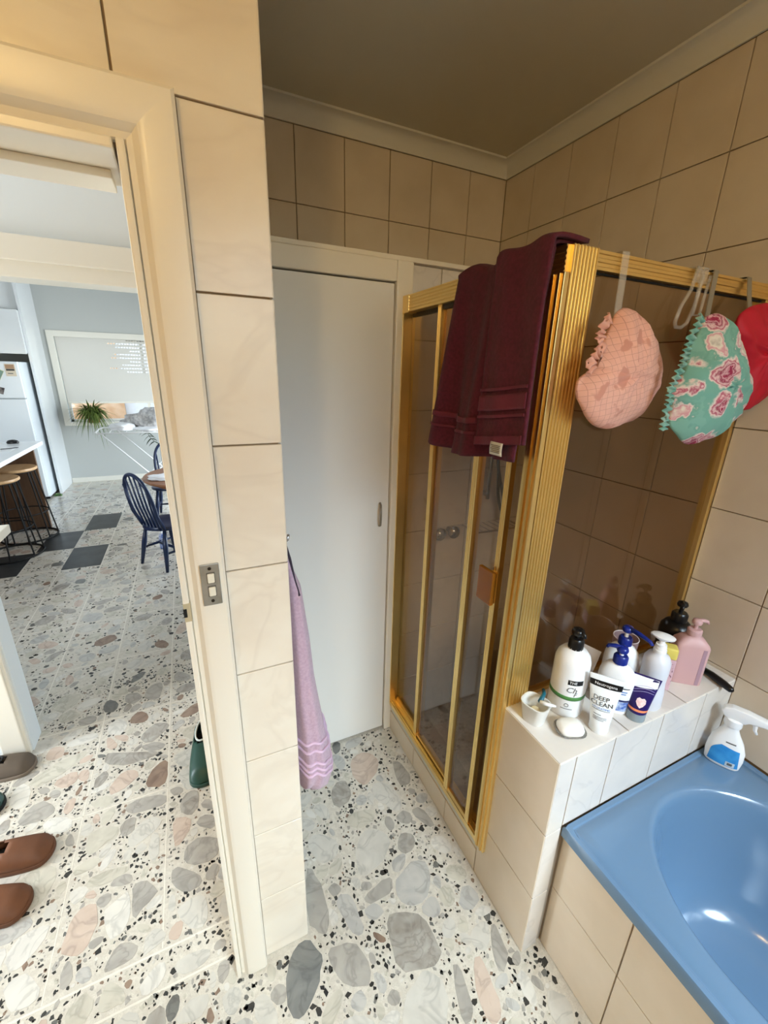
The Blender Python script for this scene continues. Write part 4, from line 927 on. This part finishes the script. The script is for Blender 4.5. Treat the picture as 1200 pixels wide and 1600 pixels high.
# ------------------------------------------------------------------ hall and kitchen shell
KX0, KX1, KY = -3.15, 2.1, 7.3
HW = mat('hall_wall_paint', (226,232,234), .6)
TRIMW = mat('gloss_white_trim', (236,232,220), .35)
struct('wall_hall', MB().box(-3.1, -.0, 1.93, 2.04, 2.03, 2.66).box(-.02, .052, 1.93, 2.04, 0, 2.66), HW, 'white wall over the kitchen opening')
struct('trim_3', MB().box(-3.1, -.0, 1.905, 1.93, 1.955, 2.03).box(-3.1, -.02, 1.93, 2.05, 1.955, 2.03), TRIMW, 'painted head of the kitchen opening', bevel=.004)
struct('trim_4', MB().box(-3.1, -.0, 1.918, 2.045, 1.905, 1.957), TRIMW, 'lower strip of the kitchen opening head', bevel=.003)
struct('wall_half', MB().box(-3.1, -.785, 1.935, 2.04, 0, .985), HW, 'white half wall beside the hall')
struct('trim_5', MB().box(-3.1, -.70, 1.90, 2.06, .985, 1.02), TRIMW, 'white cap of the half wall', bevel=.004)
struct('trim_6', MB().box(-.865, -.79, 1.915, 1.935, 0, .985).box(-.88, -.80, 1.905, 1.93, 0, .985), TRIMW, 'moulded upright on the half wall end', bevel=.004)
struct('ceiling.001', MB().box(KX0, KX1, .93, KY+.1, 2.66, 2.72), WHITE, 'white ceiling of hall and kitchen')
struct('wall_side', MB().box(KX1, KX1+.1, 2.0, 4.0, 0, 2.66).box(KX1, KX1+.1, 6.6, KY+.1, 0, 2.66).box(KX1, KX1+.1, 4.0, 6.6, 2.45, 2.66), WHITE, 'right wall of the kitchen with glazed doors')
gd = struct('door_3', MB().box(KX1+.02, KX1+.06, 4.0, 4.08, 0, 2.45).box(KX1+.02, KX1+.06, 6.52, 6.6, 0, 2.45).box(KX1+.02, KX1+.06, 5.26, 5.34, 0, 2.45).box(KX1+.02, KX1+.06, 4.0, 6.6, 2.38, 2.45), TRIMW, 'glazed kitchen doors')
build('pane', MB().box(KX1+.038, KX1+.043, 4.08, 5.26, 0, 2.38), CLEAR, gd); build('pane', MB().box(KX1+.038, KX1+.043, 5.34, 6.52, 0, 2.38), CLEAR, gd)
struct('wall_far_left', MB().box(KX0-.1, KX0, .93, .99, 0, 2.66).box(KX0-.1, KX0, 2.0, KY+.1, 0, 2.66).box(KX0-.1, KX0, .99, 2.0, 2.3, 2.66), WHITE, 'left wall of hall and kitchen')
struct('wall_partition', MB().box(.052, KX1+.1, 1.95, 2.02, 0, 2.66), WHITE, 'wall behind the bathroom')
# far wall with window
WX0, WX1, WZ0, WZ1 = -1.50, .55, .875, 2.0
wk = MB().box(KX0, WX0, KY, KY+.12, 0, 2.66).box(WX1, KX1, KY, KY+.12, 0, 2.66).box(WX0, WX1, KY, KY+.12, 0, WZ0).box(WX0, WX1, KY, KY+.12, WZ1, 2.66)
struct('wall_kitchen', wk, mat('grey_white_paint', (192,194,190), .7), 'far white kitchen wall')
struct('baseboard_kitchen', MB().box(-1.63, KX1, KY-.015, KY, 0, .07), TRIMW, 'low skirting on the far kitchen wall', bevel=.003)
w2 = struct('window_2', MB().box(WX0-.075, WX0, KY-.018, KY, WZ0-.05, WZ1+.075).box(WX0, WX1+.075, KY-.018, KY, WZ1, WZ1+.075).box(WX1, WX1+.075, KY-.018, KY, WZ0-.05, WZ1).box(WX0, WX1, KY-.03, KY+.02, WZ0-.05, WZ0), TRIMW, 'kitchen window with roller shutter half down', bevel=.003)
build('window_frame', MB().box(WX0, WX0+.03, KY+.05, KY+.09, WZ0, WZ1).box(WX1-.03, WX1, KY+.05, KY+.09, WZ0, WZ1).box(WX0, WX1, KY+.05, KY+.09, WZ0, WZ0+.03).box(WX0, WX1, KY+.05, KY+.09, WZ1-.03, WZ1).box(-.52, -.48, KY+.05, KY+.09, WZ0, WZ1), TRIMW, w2)
build('pane', MB().box(WX0+.03, -.52, KY+.068, KY+.073, WZ0+.03, WZ1-.03), CLEAR, w2); build('pane', MB().box(-.48, WX1-.03, KY+.068, KY+.073, WZ0+.03, WZ1-.03), CLEAR, w2)
# shutter: slats with light slots in the upper right part
SHM = mat('shutter_grey', (222,219,211), .5)
sh2 = thing('roller_shutter', 'pale roller shutter half lowered behind the kitchen window', 'shutter', (-.5, KY+.03, 1.15))
z = 1.15; k = 0; hs = .047
while z < 2.0:
    top = min(z+hs, 2.02); slotted = k >= 8
    if slotted:
        xe = -.78+.14*math.sin(k*1.9); build('slat', MB().box(WX0+.003, xe, KY+.028, KY+.041, z, top).box(xe, WX1, KY+.028, KY+.041, z, top-.016), SHM, sh2)
        mb = MB(); x = xe+.02
        while x < WX1: mb.box(x, x+.012, KY+.029, KY+.040, top-.017, top+.001); x += .034
        build('slot_web', mb, SHM, sh2)
    else: build('slat', MB().box(WX0+.003, WX1, KY+.028, KY+.041, z, top+.0005), SHM, sh2)
    z += hs; k += 1
build('bottom_bar', MB().box(WX0+.004, WX1, KY+.022, KY+.046, 1.128, 1.152), TRIMW, sh2, bevel=.003)
# outside: neighbour's wall and ground
EXT = mat('neighbour_brick', (206,160,116), .9, col2=(226,190,150), nscale=6)
tag(build('neighbour_wall', MB().box(-3.5, -1.05, 9.4, 9.6, 0, 2.6), EXT, None), 'tan garden wall outside the kitchen window', 'wall')
tag(build('garden_fence', MB().box(-1.05, 2.5, 9.5, 9.6, 0, 2.4), mat('white_fence', (236,236,230), .8), None), 'bright white fence outside the kitchen window', 'fence')
tag(build('garden_ground', MB().box(-8, 8, 7.45, 14, -.2, -.05), mat('garden_paving', (190,180,160), .9), None), 'pale paving outside the kitchen', 'paving')['kind'] = 'structure'
post = mat('timber_grey', (120,116,112), .8)
for i, (x0, x1) in enumerate(((-.55, -.35), (-.2, .05))): tag(build('leaning_board', MB().add([(x0, 9.0, 0), (x0+.07, 9.0, 0), (x1+.07, 9.3, 1.5), (x1, 9.3, 1.5), (x0, 9.04, 0), (x0+.07, 9.04, 0), (x1+.07, 9.34, 1.5), (x1, 9.34, 1.5)], [(0,1,2,3),(7,6,5,4),(0,4,5,1),(1,5,6,2),(2,6,7,3),(3,7,4,0)]), post, None), ('grey board leaning outside left of the two', 'grey board leaning outside right of the two')[i], 'board', 'boards leaning on the fence')

# fridge nook: side panel, bulkhead, cupboard
GLW = mat('gloss_white_laminate', (228,231,232), .12, spec=.5)
struct('wall_nook', MB().box(-1.665, -1.635, 6.70, KY, 0, 2.66), GLW, 'glossy white end panel beside the fridge')
struct('wall_bulkhead', MB().box(KX0, -1.665, 6.76, KY, 2.25, 2.66), WHITE, 'white bulkhead above the fridge cupboard')
oc = thing('overhead_cupboard', 'white cupboard above the fridge', 'cupboard', (-2.1, 6.9, 1.75))
build('carcass', MB().box(-2.7, -1.667, 6.66, KY-.002, 1.76, 2.235), GLW, oc)
build('door', MB().box(-2.2, -1.665, 6.638, 6.658, 1.752, 2.238), GLW, oc, bevel=.002); build('door', MB().box(-2.7, -2.204, 6.638, 6.658, 1.752, 2.238), GLW, oc, bevel=.002)
fg = thing('fridge', 'white upright fridge covered with a few magnets', 'fridge', (-2.05, 6.7, 0))
FW = mat('fridge_white', (226,232,236), .22)
build('cabinet', MB().box(-2.38, -1.705, 6.44, 7.15, .03, 1.66), FW, fg, bevel=.006)
build('freezer_door', MB().box(-2.38, -1.705, 6.38, 6.435, 1.255, 1.662), FW, fg, bevel=.008, seg=3)
build('fridge_door', MB().box(-2.38, -1.705, 6.38, 6.435, .05, 1.245), FW, fg, bevel=.008, seg=3)
build('foot_rail', MB().box(-2.36, -1.72, 6.46, 6.5, 0, .05), BLACK, fg)
def on_fridge(name, label, cat, x0, x1, z0, z1, m, rot=0., extra=None):
    cx_, cz_ = (x0+x1)/2, (z0+z1)/2; t = thing(name, label, cat, (cx_, 6.379, cz_))
    build('sheet', MB().box(x0, x1, 6.3775, 6.3795, z0, z1), m, t)
    for (a, b, c, d, mm) in (extra or []): build('print_block', MB().box(lerp(x0, x1, a), lerp(x0, x1, b), 6.3765, 6.378, lerp(z0, z1, c), lerp(z0, z1, d)), mm, t)
    t.rotation_euler = (0, rot, 0); return t
on_fridge('energy_label', 'cream energy rating label at the top of the fridge', 'label', -1.83, -1.735, 1.5, 1.635, mat('label_cream', (222,208,186), .6), 0, [(.1, .9, .45, .6, BLACK), (.08, .92, .62, .95, mat('label_tan', (176,140,110), .6)), (.2, .7, .2, .26, INK)])
on_fridge('fridge_note', 'green and yellow note stuck on the fridge', 'note', -1.96, -1.865, 1.47, 1.585, mat('note_yellow', (206,204,150), .6), .5, [(.5, .98, .05, .95, mat('note_green', (130,156,140), .6))])
on_fridge('fridge_photo', 'small grey photo stuck on the fridge door', 'photo', -1.97, -1.885, 1.31, 1.385, mat('photo_grey', (150,142,138), .5, col2=(60,52,52), nscale=30), .35)
# ------------------------------------------------------------------ island bench with overhang
ib = thing('island_bench', 'white topped kitchen island with dark timber sides', 'kitchen island', (-2.0, 4.5, 0))
TIM = mat('walnut_laminate', (112,84,62), .45, col2=(92,68,50), nscale=4, stretch=(6,6,.6))
build('worktop', MB().box(-2.6, -1.355, 3.3, 5.26, .868, .905), mat('white_stone_top', (236,238,240), .2), ib, bevel=.004)
build('end_panel', MB().box(-2.6, -1.435, 5.215, 5.245, 0, .868), TIM, ib)
build('back_panel', MB().box(-1.98, -1.95, 3.3, 5.215, 0, .868), TIM, ib)
build('end_panel', MB().box(-2.6, -1.98, 3.3, 3.33, 0, .868), TIM, ib)
mo = thing('computer_mouse', 'black object lying at the far end of the island', 'mouse', (-1.56, 5.16, .906))
build('shell', MB().lathe([(0, 0), (.9, 0), (1, .01), (.8, .026), (.4, .034), (0, .036)], (-1.56, 5.16, .9055), 20, .05, .032), BLACK, mo, smooth=True)
pp = thing('paper_sheet', 'white paper with a dark pen on the island', 'paper', (-1.5, 4.83, .906))
build('sheet', MB().box(-1.62, -1.45, 4.7, 4.9, .9055, .9075), WPLAS, pp)
pe = thing('pen', 'dark pen on the white paper', 'pen', (-1.5, 4.8, .909))
build('barrel', MB().tube([(-1.54, 4.77, .912), (-1.44, 4.83, .912)], .004, 8), INK, pe); build('tip', MB().tube([(-1.44, 4.83, .912), (-1.428, 4.837, .912)], [.004, .001], 8), BLACK, pe)
# stools
WOODS = mat('pale_seat_wood', (206,168,124), .4, col2=(190,150,106), nscale=5, stretch=(8,1,1))
def stool():
    t = thing('bar_stool', 'wire legged bar stool with pale round timber seat', 'stool')
    build('seat', MB().lathe([(0, .672), (.165, .672), (.178, .68), (.18, .69), (.174, .702), (0, .704)], (0, 0, 0), 36), WOODS, t, smooth=True, angle=50)
    build('seat_ring', MB().tube([(.15*math.cos(a*.2618), .15*math.sin(a*.2618), .666) for a in range(24)], .006, 6, closed=True), BLACKR, t)
    build('base_ring', MB().tube([(.225*math.cos(a*.1963), .225*math.sin(a*.1963), .009) for a in range(32)], .009, 8, closed=True), BLACKR, t, smooth=True)
    build('foot_ring', MB().tube([(.19*math.cos(a*.1963), .19*math.sin(a*.1963), .26) for a in range(32)], .006, 8, closed=True), BLACKR, t, smooth=True)
    for k in range(8):
        a = k*math.pi/4+.2; build('leg', MB().tube([(.15*math.cos(a), .15*math.sin(a), .668), (.225*math.cos(a), .225*math.sin(a), .009)], .0065, 6), BLACKR, t)
    return t
s1 = stool(); s1.location = (-1.565, 4.52, 0); tag(s1, 'nearer wire legged bar stool with pale round timber seat', 'stool', 'stools at the island')
s2 = copy_tree(s1); s2.location = (-1.555, 4.985, 0); tag(s2, 'farther wire legged bar stool at the end of the island', 'stool', 'stools at the island')
# ------------------------------------------------------------------ navy chairs
NAVY = mat('navy_paint', (22,38,70), .3)
def chair():
    t = thing('dining_chair', '', 'chair')          # origin under the seat centre, faces +Y
    def seat(a):
        w = .2+.012*math.sin(a); return (w*math.cos(a), .19*math.sin(a)+(.0 if math.sin(a) > 0 else .015*math.cos(a)**2))
    A = [2*math.pi*i/36 for i in range(36)]
    sl = lambda k, z: [(seat(a)[0]*k, seat(a)[1]*k, z) for a in A]
    build('seat', MB().loops([sl(.9, .345), sl(.99, .352), sl(1.0, .365), sl(.97, .378), sl(.85, .380), sl(.5, .372)]), NAVY, t, smooth=True, angle=50)
    hoop = []
    for i in range(25):
        a = math.pi*i/24; x = (.145+.05*math.sin(a)**.7)*math.cos(a); h = .47*math.sin(a)**.62; hoop.append((x, -.125-.035*min(1, h/.1)-.11*h-.03*math.sin(a), .365+h))
    build('hoop', MB().tube(hoop, .0145, 10), NAVY, t, smooth=True)
    for k in range(6):
        f = (k-2.5)/2.5; xb = .115*f; xt = .135*f*1.05
        h = .47*(max(0.01, 1-(xt/.2)**2))**.33*.99
        build('spindle', MB().tube([(xb, -.145, .365), (lerp(xb, xt, .4), -.165-.2*h*.22-.008, .37+h*.4), (xt, -.165-.11*h-.027, .37+h)], [.0075, .010, .0065], 8), NAVY, t, smooth=True)
    F = [(.17, .15), (-.17, .15), (.17, -.17), (-.17, -.17)]; T = [(.13, .11), (-.13, .11), (.12, -.11), (-.12, -.11)]
    for (fx, fy), (tx, ty) in zip(F, T): build('leg', MB().tube([(tx, ty, .352), (lerp(tx, fx, .45), lerp(ty, fy, .45), .2), (fx, fy, 0)], [.014, .021, .012], 12), NAVY, t, smooth=True)
    for s_ in (1, -1): build('stretcher', MB().tube([(s_*.15, .13, .15), (s_*.148, -.01, .15), (s_*.15, -.145, .15)], [.008, .013, .008], 8), NAVY, t, smooth=True)
    build('stretcher', MB().tube([(-.148, -.01, .15), (0, -.01, .15), (.148, -.01, .15)], [.008, .013, .008], 8), NAVY, t, smooth=True)
    return t
ch1 = chair(); ch1.location = (-.262, 3.858, 0); ch1.rotation_euler = (0, 0, -math.radians(53)); tag(ch1, 'navy spindle back chair standing nearest in the kitchen', 'chair', 'navy spindle back chairs')
ch2 = copy_tree(ch1); ch2.location = (-.25, 5.17, 0); ch2.rotation_euler = (0, 0, math.radians(176)); tag(ch2, 'navy spindle back chair behind the round table', 'chair', 'navy spindle back chairs')
# round table
tb_ = thing('dining_table', 'round brown timber table on a navy pedestal', 'table', (.06, 4.5, 0))
OAK = mat('brown_table_timber', (150,98,62), .35, col2=(128,80,48), nscale=3, stretch=(1,8,1))
build('tabletop', MB().lathe([(0, .605), (.49, .605), (.515, .612), (.52, .622), (.51, .634), (0, .636)], (.06, 4.5, 0), 56), OAK, tb_, smooth=True, angle=45)
build('apron', MB().lathe([(0, .565), (.42, .565), (.42, .606), (0, .606)], (.06, 4.5, 0), 48), OAK, tb_, smooth=True, angle=40)
build('pedestal', MB().lathe([(0, .09), (.07, .09), (.09, .14), (.06, .22), (.085, .34), (.055, .46), (.1, .55), (.1, .566), (0, .566)], (.06, 4.5, 0), 28), NAVY, tb_, smooth=True)
for k in range(4):
    a = k*math.pi/2+.5; build('foot', MB().tube([(.06+.03*math.cos(a), 4.5+.03*math.sin(a), .14), (.06+.2*math.cos(a), 4.5+.2*math.sin(a), .1), (.06+.34*math.cos(a), 4.5+.34*math.sin(a), .025)], [.04, .034, .024], 10), NAVY, tb_, smooth=True)
WC = mat('white_cloth', (236,236,238), .85)
def lump(name, label, cat, m, c, rx, ry, rz, seed, fold=6., group=None):
    def fn(s, t):
        a = 2*math.pi*s; b = math.pi*(t-.5); d = Vector((math.cos(b)*math.cos(a), math.cos(b)*math.sin(a), math.sin(b)))
        n = 1+.28*mnoise.noise(d*1.7+Vector((seed, 0, 0)))+.2*abs(mnoise.noise(d*fold+Vector((0, seed, 0))))-.08
        return (c[0]+rx*d.x*n, c[1]+ry*d.y*n, max(c[2]-rz*.55, c[2]+rz*d.z*n))
    return tag(build(name, MB().grid(fn, 48, 26), m, None, smooth=True), label, cat, group)
lump('napkin', 'white folded cloth on the round table', 'cloth', WC, (-.26, 4.36, .652), .16, .1, .028, 3)
jar = thing('jar', 'small white jar under the edge of the round table', 'jar', (-.17, 4.06, .0))
# bottle standing behind the nearest chair
bo = thing('drink_bottle', 'slim blue and white bottle standing behind the nearest chair', 'bottle', (-.345, 4.2, 0))
bpy.data.objects.remove(jar)
build('body', MB().lathe([(0, 0), (.026, 0), (.028, .01), (.028, .11), (.02, .14), (.013, .15), (0, .15)], (-.345, 4.2, 0), 18), mat('blue_label_bottle', (90,120,190), .4, col2=(220,226,240), nscale=60), bo, smooth=True)
build('cap', MB().lathe([(0, .15), (.014, .15), (.014, .175), (0, .175)], (-.345, 4.2, 0), 14), WPLAS, bo)
# ------------------------------------------------------------------ clothes rack and laundry
rk = thing('drying_rack', 'white folding clothes rack by the kitchen window', 'drying rack', (-.4, 6.3, 0))
RW = mat('white_wire', (240,240,240), .35)
def tb2(name, pts, r=.009): build(name, MB().tube(pts, r, 8), RW, rk, smooth=True)
zt = .85
tb2('frame_rail', [(-1.02, 6.12, zt), (.3, 6.12, zt)]); tb2('frame_rail', [(-1.02, 6.55, zt+.02), (.3, 6.55, zt+.02)])
tb2('frame_rail', [(-1.02, 6.12, zt), (-1.05, 6.2, zt+.003), (-1.05, 6.46, zt+.015), (-1.02, 6.55, zt+.02)])
for i in range(7): tb2('rod', [(-.9+.18*i, 6.12, zt), (-.9+.18*i, 6.55, zt+.02)], .005)
tb2('leg', [(-.99, 6.14, zt-.005), (-.53, 6.14, .32), (-.25, 6.14, .01)], .008); tb2('leg', [(-.87, 6.53, zt), (-.45, 6.53, .38), (-.1, 6.53, .01)], .008)
tb2('leg', [(.25, 6.14, zt-.005), (-.5, 6.16, .3), (-.75, 6.16, .01)], .008); tb2('leg', [(.25, 6.53, zt), (-.4, 6.53, .38), (-.8, 6.53, .01)], .008)
GC = mat('grey_marl_cloth', (216,214,212), .9, col2=(164,162,164), nscale=30); GC2 = mat('pale_grey_cloth', (214,212,210), .9, col2=(170,168,170), nscale=20)
lump('laundry', 'grey crumpled garment on top of the clothes rack', 'laundry', GC, (-.34, 6.34, .985), .30, .2, .17, 11, 5., 'laundry on the rack')
lump('laundry', 'white crumpled garment at the near end of the clothes rack', 'laundry', WC, (-.75, 6.3, .905), .17, .17, .06, 17, 6., 'laundry on the rack')
lump('laundry', 'pale grey garment heaped behind the white one', 'laundry', GC2, (-.62, 6.44, .955), .17, .12, .09, 23, 6., 'laundry on the rack')
lump('laundry', 'white sheet under the grey garment on the rack', 'laundry', WC, (-.42, 6.25, .885), .24, .16, .04, 29, 7., 'laundry on the rack')
# ------------------------------------------------------------------ plants
LEAF = mat('spider_leaf', (118,136,62), .5, col2=(70,90,36), nscale=14); LEAF2 = mat('dark_leaf', (58,74,48), .5)
def blade(mb, p, d, L, w, droop, n=8):
    d = Vector(d).normalized(); side = d.cross(Vector((0, 0, 1))).normalized(); V = []; F = []
    for i in range(n+1):
        t = i/n; q = Vector(p)+d*(L*t)+Vector((0, 0, -droop*L*t*t*1.4)); ww = w*(1-t**2.2)*(.5+min(.5, t*3))
        V += [q-side*ww, q+Vector((0, 0, -ww*.5)), q+side*ww]
    for i in range(n): a = i*3; F += [(a, a+1, a+4, a+3), (a+1, a+2, a+5, a+4)]
    mb.add(V, F)
sp_ = thing('spider_plant', 'bushy spider plant on the kitchen window sill', 'plant', (-1.2, 7.0, .88))
build('pot', MB().lathe([(0, 0), (.07, 0), (.09, .12), (.095, .125), (.095, .14), (.08, .14), (.08, .12), (0, .12)], (-1.2, 7.17, .876), 20), mat('terracotta', (150,96,66), .8), sp_, smooth=True, angle=40)
mb = MB()
for i in range(260):
    a = random.uniform(0, 2*math.pi); up = random.uniform(.1, 1.5); L = random.uniform(.18, .34)
    d = (math.cos(a), -abs(math.sin(a))*.9-.1, up)
    blade(mb, (-1.2+random.uniform(-.05, .05), 7.12+random.uniform(-.04, .04), 1.03), d, L, random.uniform(.007, .012), random.uniform(.15, 1.2))
tag(build('foliage', mb, LEAF, sp_, smooth=True), kind='stuff')
tv = thing('trailing_plant', 'thin trailing vine hanging below the laundry', 'plant', (-.72, 7.285, .882))
pts = [(-.72, 7.285, .882), (-.70, 7.2, .90)]+[(-.66+.025*i+.01*math.sin(i*2), 7.12-.02*i, .885-.04*i) for i in range(8)]
build('stem', MB().tube(pts, .004, 6), LEAF2, tv, smooth=True)
for i, p in enumerate(pts[2:]):
    for s_ in (1, -1):
        mb = MB(); blade(mb, p, (s_*random.uniform(.6, 1), random.uniform(-.5, .2), random.uniform(-.4, .3)), .095, .022, .4, 5); build('leaf', mb, LEAF2, tv, smooth=True)
fp = thing('leaf_sprig', 'small green leaves on the floor beside the fridge', 'plant', (-1.67, 6.62, 0))
mb = MB()
for i in range(12): blade(mb, (-1.67+random.uniform(-.02, .02), 6.6+random.uniform(-.03, .03), .004), (random.uniform(-1, 1), random.uniform(-1, .4), random.uniform(.3, 1)), random.uniform(.06, .11), .018, .7, 5)
tag(build('foliage', mb, mat('bright_leaf', (96,132,70), .5), fp, smooth=True), kind='stuff')
# ------------------------------------------------------------------ shoes
def shoe(name, label, toe, ang, L, Wd, up, sole, kind, lining, open_=(.1, .58), hgt=.075, group=None, rim=None):
    """slip-on shoe: toe at `toe` on the floor, pointing along ang"""
    t = thing(name, label, 'shoe', (toe[0], toe[1], 0), group); ca, sa = math.cos(ang), math.sin(ang)
    P = lambda x, y, z: (toe[0]-ca*(L-x)-sa*y, toe[1]-sa*(L-x)+ca*y, z)
    def half(x):
        f = x/L; w = Wd/2*(.74+.30*math.sin(min(1, max(0, f-.1)/.9)*math.pi*.72)-.05*math.sin(f*6.28))
        e = min(1, (1-f)/.14); s0 = min(1, f/.1); return w*math.sqrt(max(0, 1-(1-e)**2.2))*math.sqrt(max(0, 1-(1-s0)**2))
    K = 30; XS = [L*(.5-.5*math.cos(math.pi*i/K)) for i in range(K+1)]
    ol = [(x, half(x)) for x in XS]; ring = [(x, w) for x, w in ol]+[(x, -w) for x, w in ol[::-1][1:-1]]
    def lp_(z, k=1., g=0.): return [P(L/2+(x-L/2)*k, y*k, z) for x, y in ring]
    build('sole', MB().loops([lp_(.0, .99), lp_(.003, 1.03), lp_(.016, 1.03), lp_(.018, 1.0)]), sole, t, smooth=True, angle=40)
    # upper: cross sections along the shoe
    LL = []; M_ = 20
    for x, w in ol[1:-1]:
        f = x/L; h = hgt*(1-.52*max(0, (f-.35)/.65)**1.2)*min(1, ((1-f)/.12)**.5)*min(1, (.55+f/.12*.45))
        l = []
        for j in range(M_+1):
            a = math.pi*j/M_; r = abs(math.sin(a))**.75; l.append(P(x, w*math.copysign(abs(math.cos(a))**.8, math.cos(a)), .014+h*r))
        LL.append(l)
    # opening: drop the faces on top between open_ limits
    mb = MB(); n = M_+1; mb.v = [p for l in LL for p in l]
    for i in range(len(LL)-1):
        f = ol[1+i][0]/L
        for j in range(M_):
            m_ = abs((j+.5)/M_-.5)
            k = (f-open_[0])/(open_[1]-open_[0])
            if 0 < k < 1 and m_ < .27*math.sin(math.pi*k)**.5: continue
            mb.f.append((i*n+j, i*n+j+1, (i+1)*n+j+1, (i+1)*n+j))
    build('upper', mb, up, t, smooth=True, solid=.003)
    build('insole', MB().loops([lp_(.02, .9), lp_(.022, .88)]), lining, t)
    if rim:
        pts = []
        for i in range(26):
            a = 2*math.pi*i/26; xx = L*(lerp(open_[0], open_[1], .5)+(open_[1]-open_[0])*.5*math.cos(a)); pts.append(P(xx, half(xx)*.62*math.sin(a), .016+hgt*(1-.3*max(0, xx/L-.35))*(.93-.12*abs(math.sin(a)))))
        build('collar_rim', MB().tube(pts, .004, 6, closed=True), rim, t, smooth=True)
    return t
TAN = mat('tan_leather', (116,72,44), .65, col2=(98,60,36), nscale=10); TANS = mat('tan_sole', (96,58,34), .6)
DKL = mat('dark_lining', (20,18,16), .9)
shoe('slip_on_shoe', 'tan leather slip-on shoe farther from the threshold', (-.600, 1.402), math.radians(-6), .27, .098, TAN, TANS, 0, DKL, (.1, .52), .07, 'pair of tan slip-on shoes')
shoe('slip_on_shoe', 'tan leather slip-on shoe nearest the threshold', (-.628, 1.238), math.radians(-14), .27, .098, TAN, TANS, 0, DKL, (.1, .52), .07, 'pair of tan slip-on shoes')
GRN = mat('dark_green_rubber', (34,66,56), .4); WRIM = mat('pale_rim', (200,206,200), .6)
shoe('garden_clog', 'dark green clog with pale rim behind the door frame', (-.106, 1.445), math.radians(-92), .29, .10, GRN, GRN, 0, DKL, (.06, .46), .085, None, WRIM)
shoe('sneaker', 'dark brown shoe tucked under the half wall', (-.757, 1.838), math.radians(-4), .26, .095, mat('brown_suede', (92,80,68), .8), mat('taupe_sole', (120,106,92), .7), 0, DKL, (.1, .62), .07, None, BLACKR)
shoe('green_shoe', 'dark green shoe at the left edge of the hall floor', (-.815, 1.672), math.radians(-3), .26, .095, GRN, BLACKR, 0, DKL)
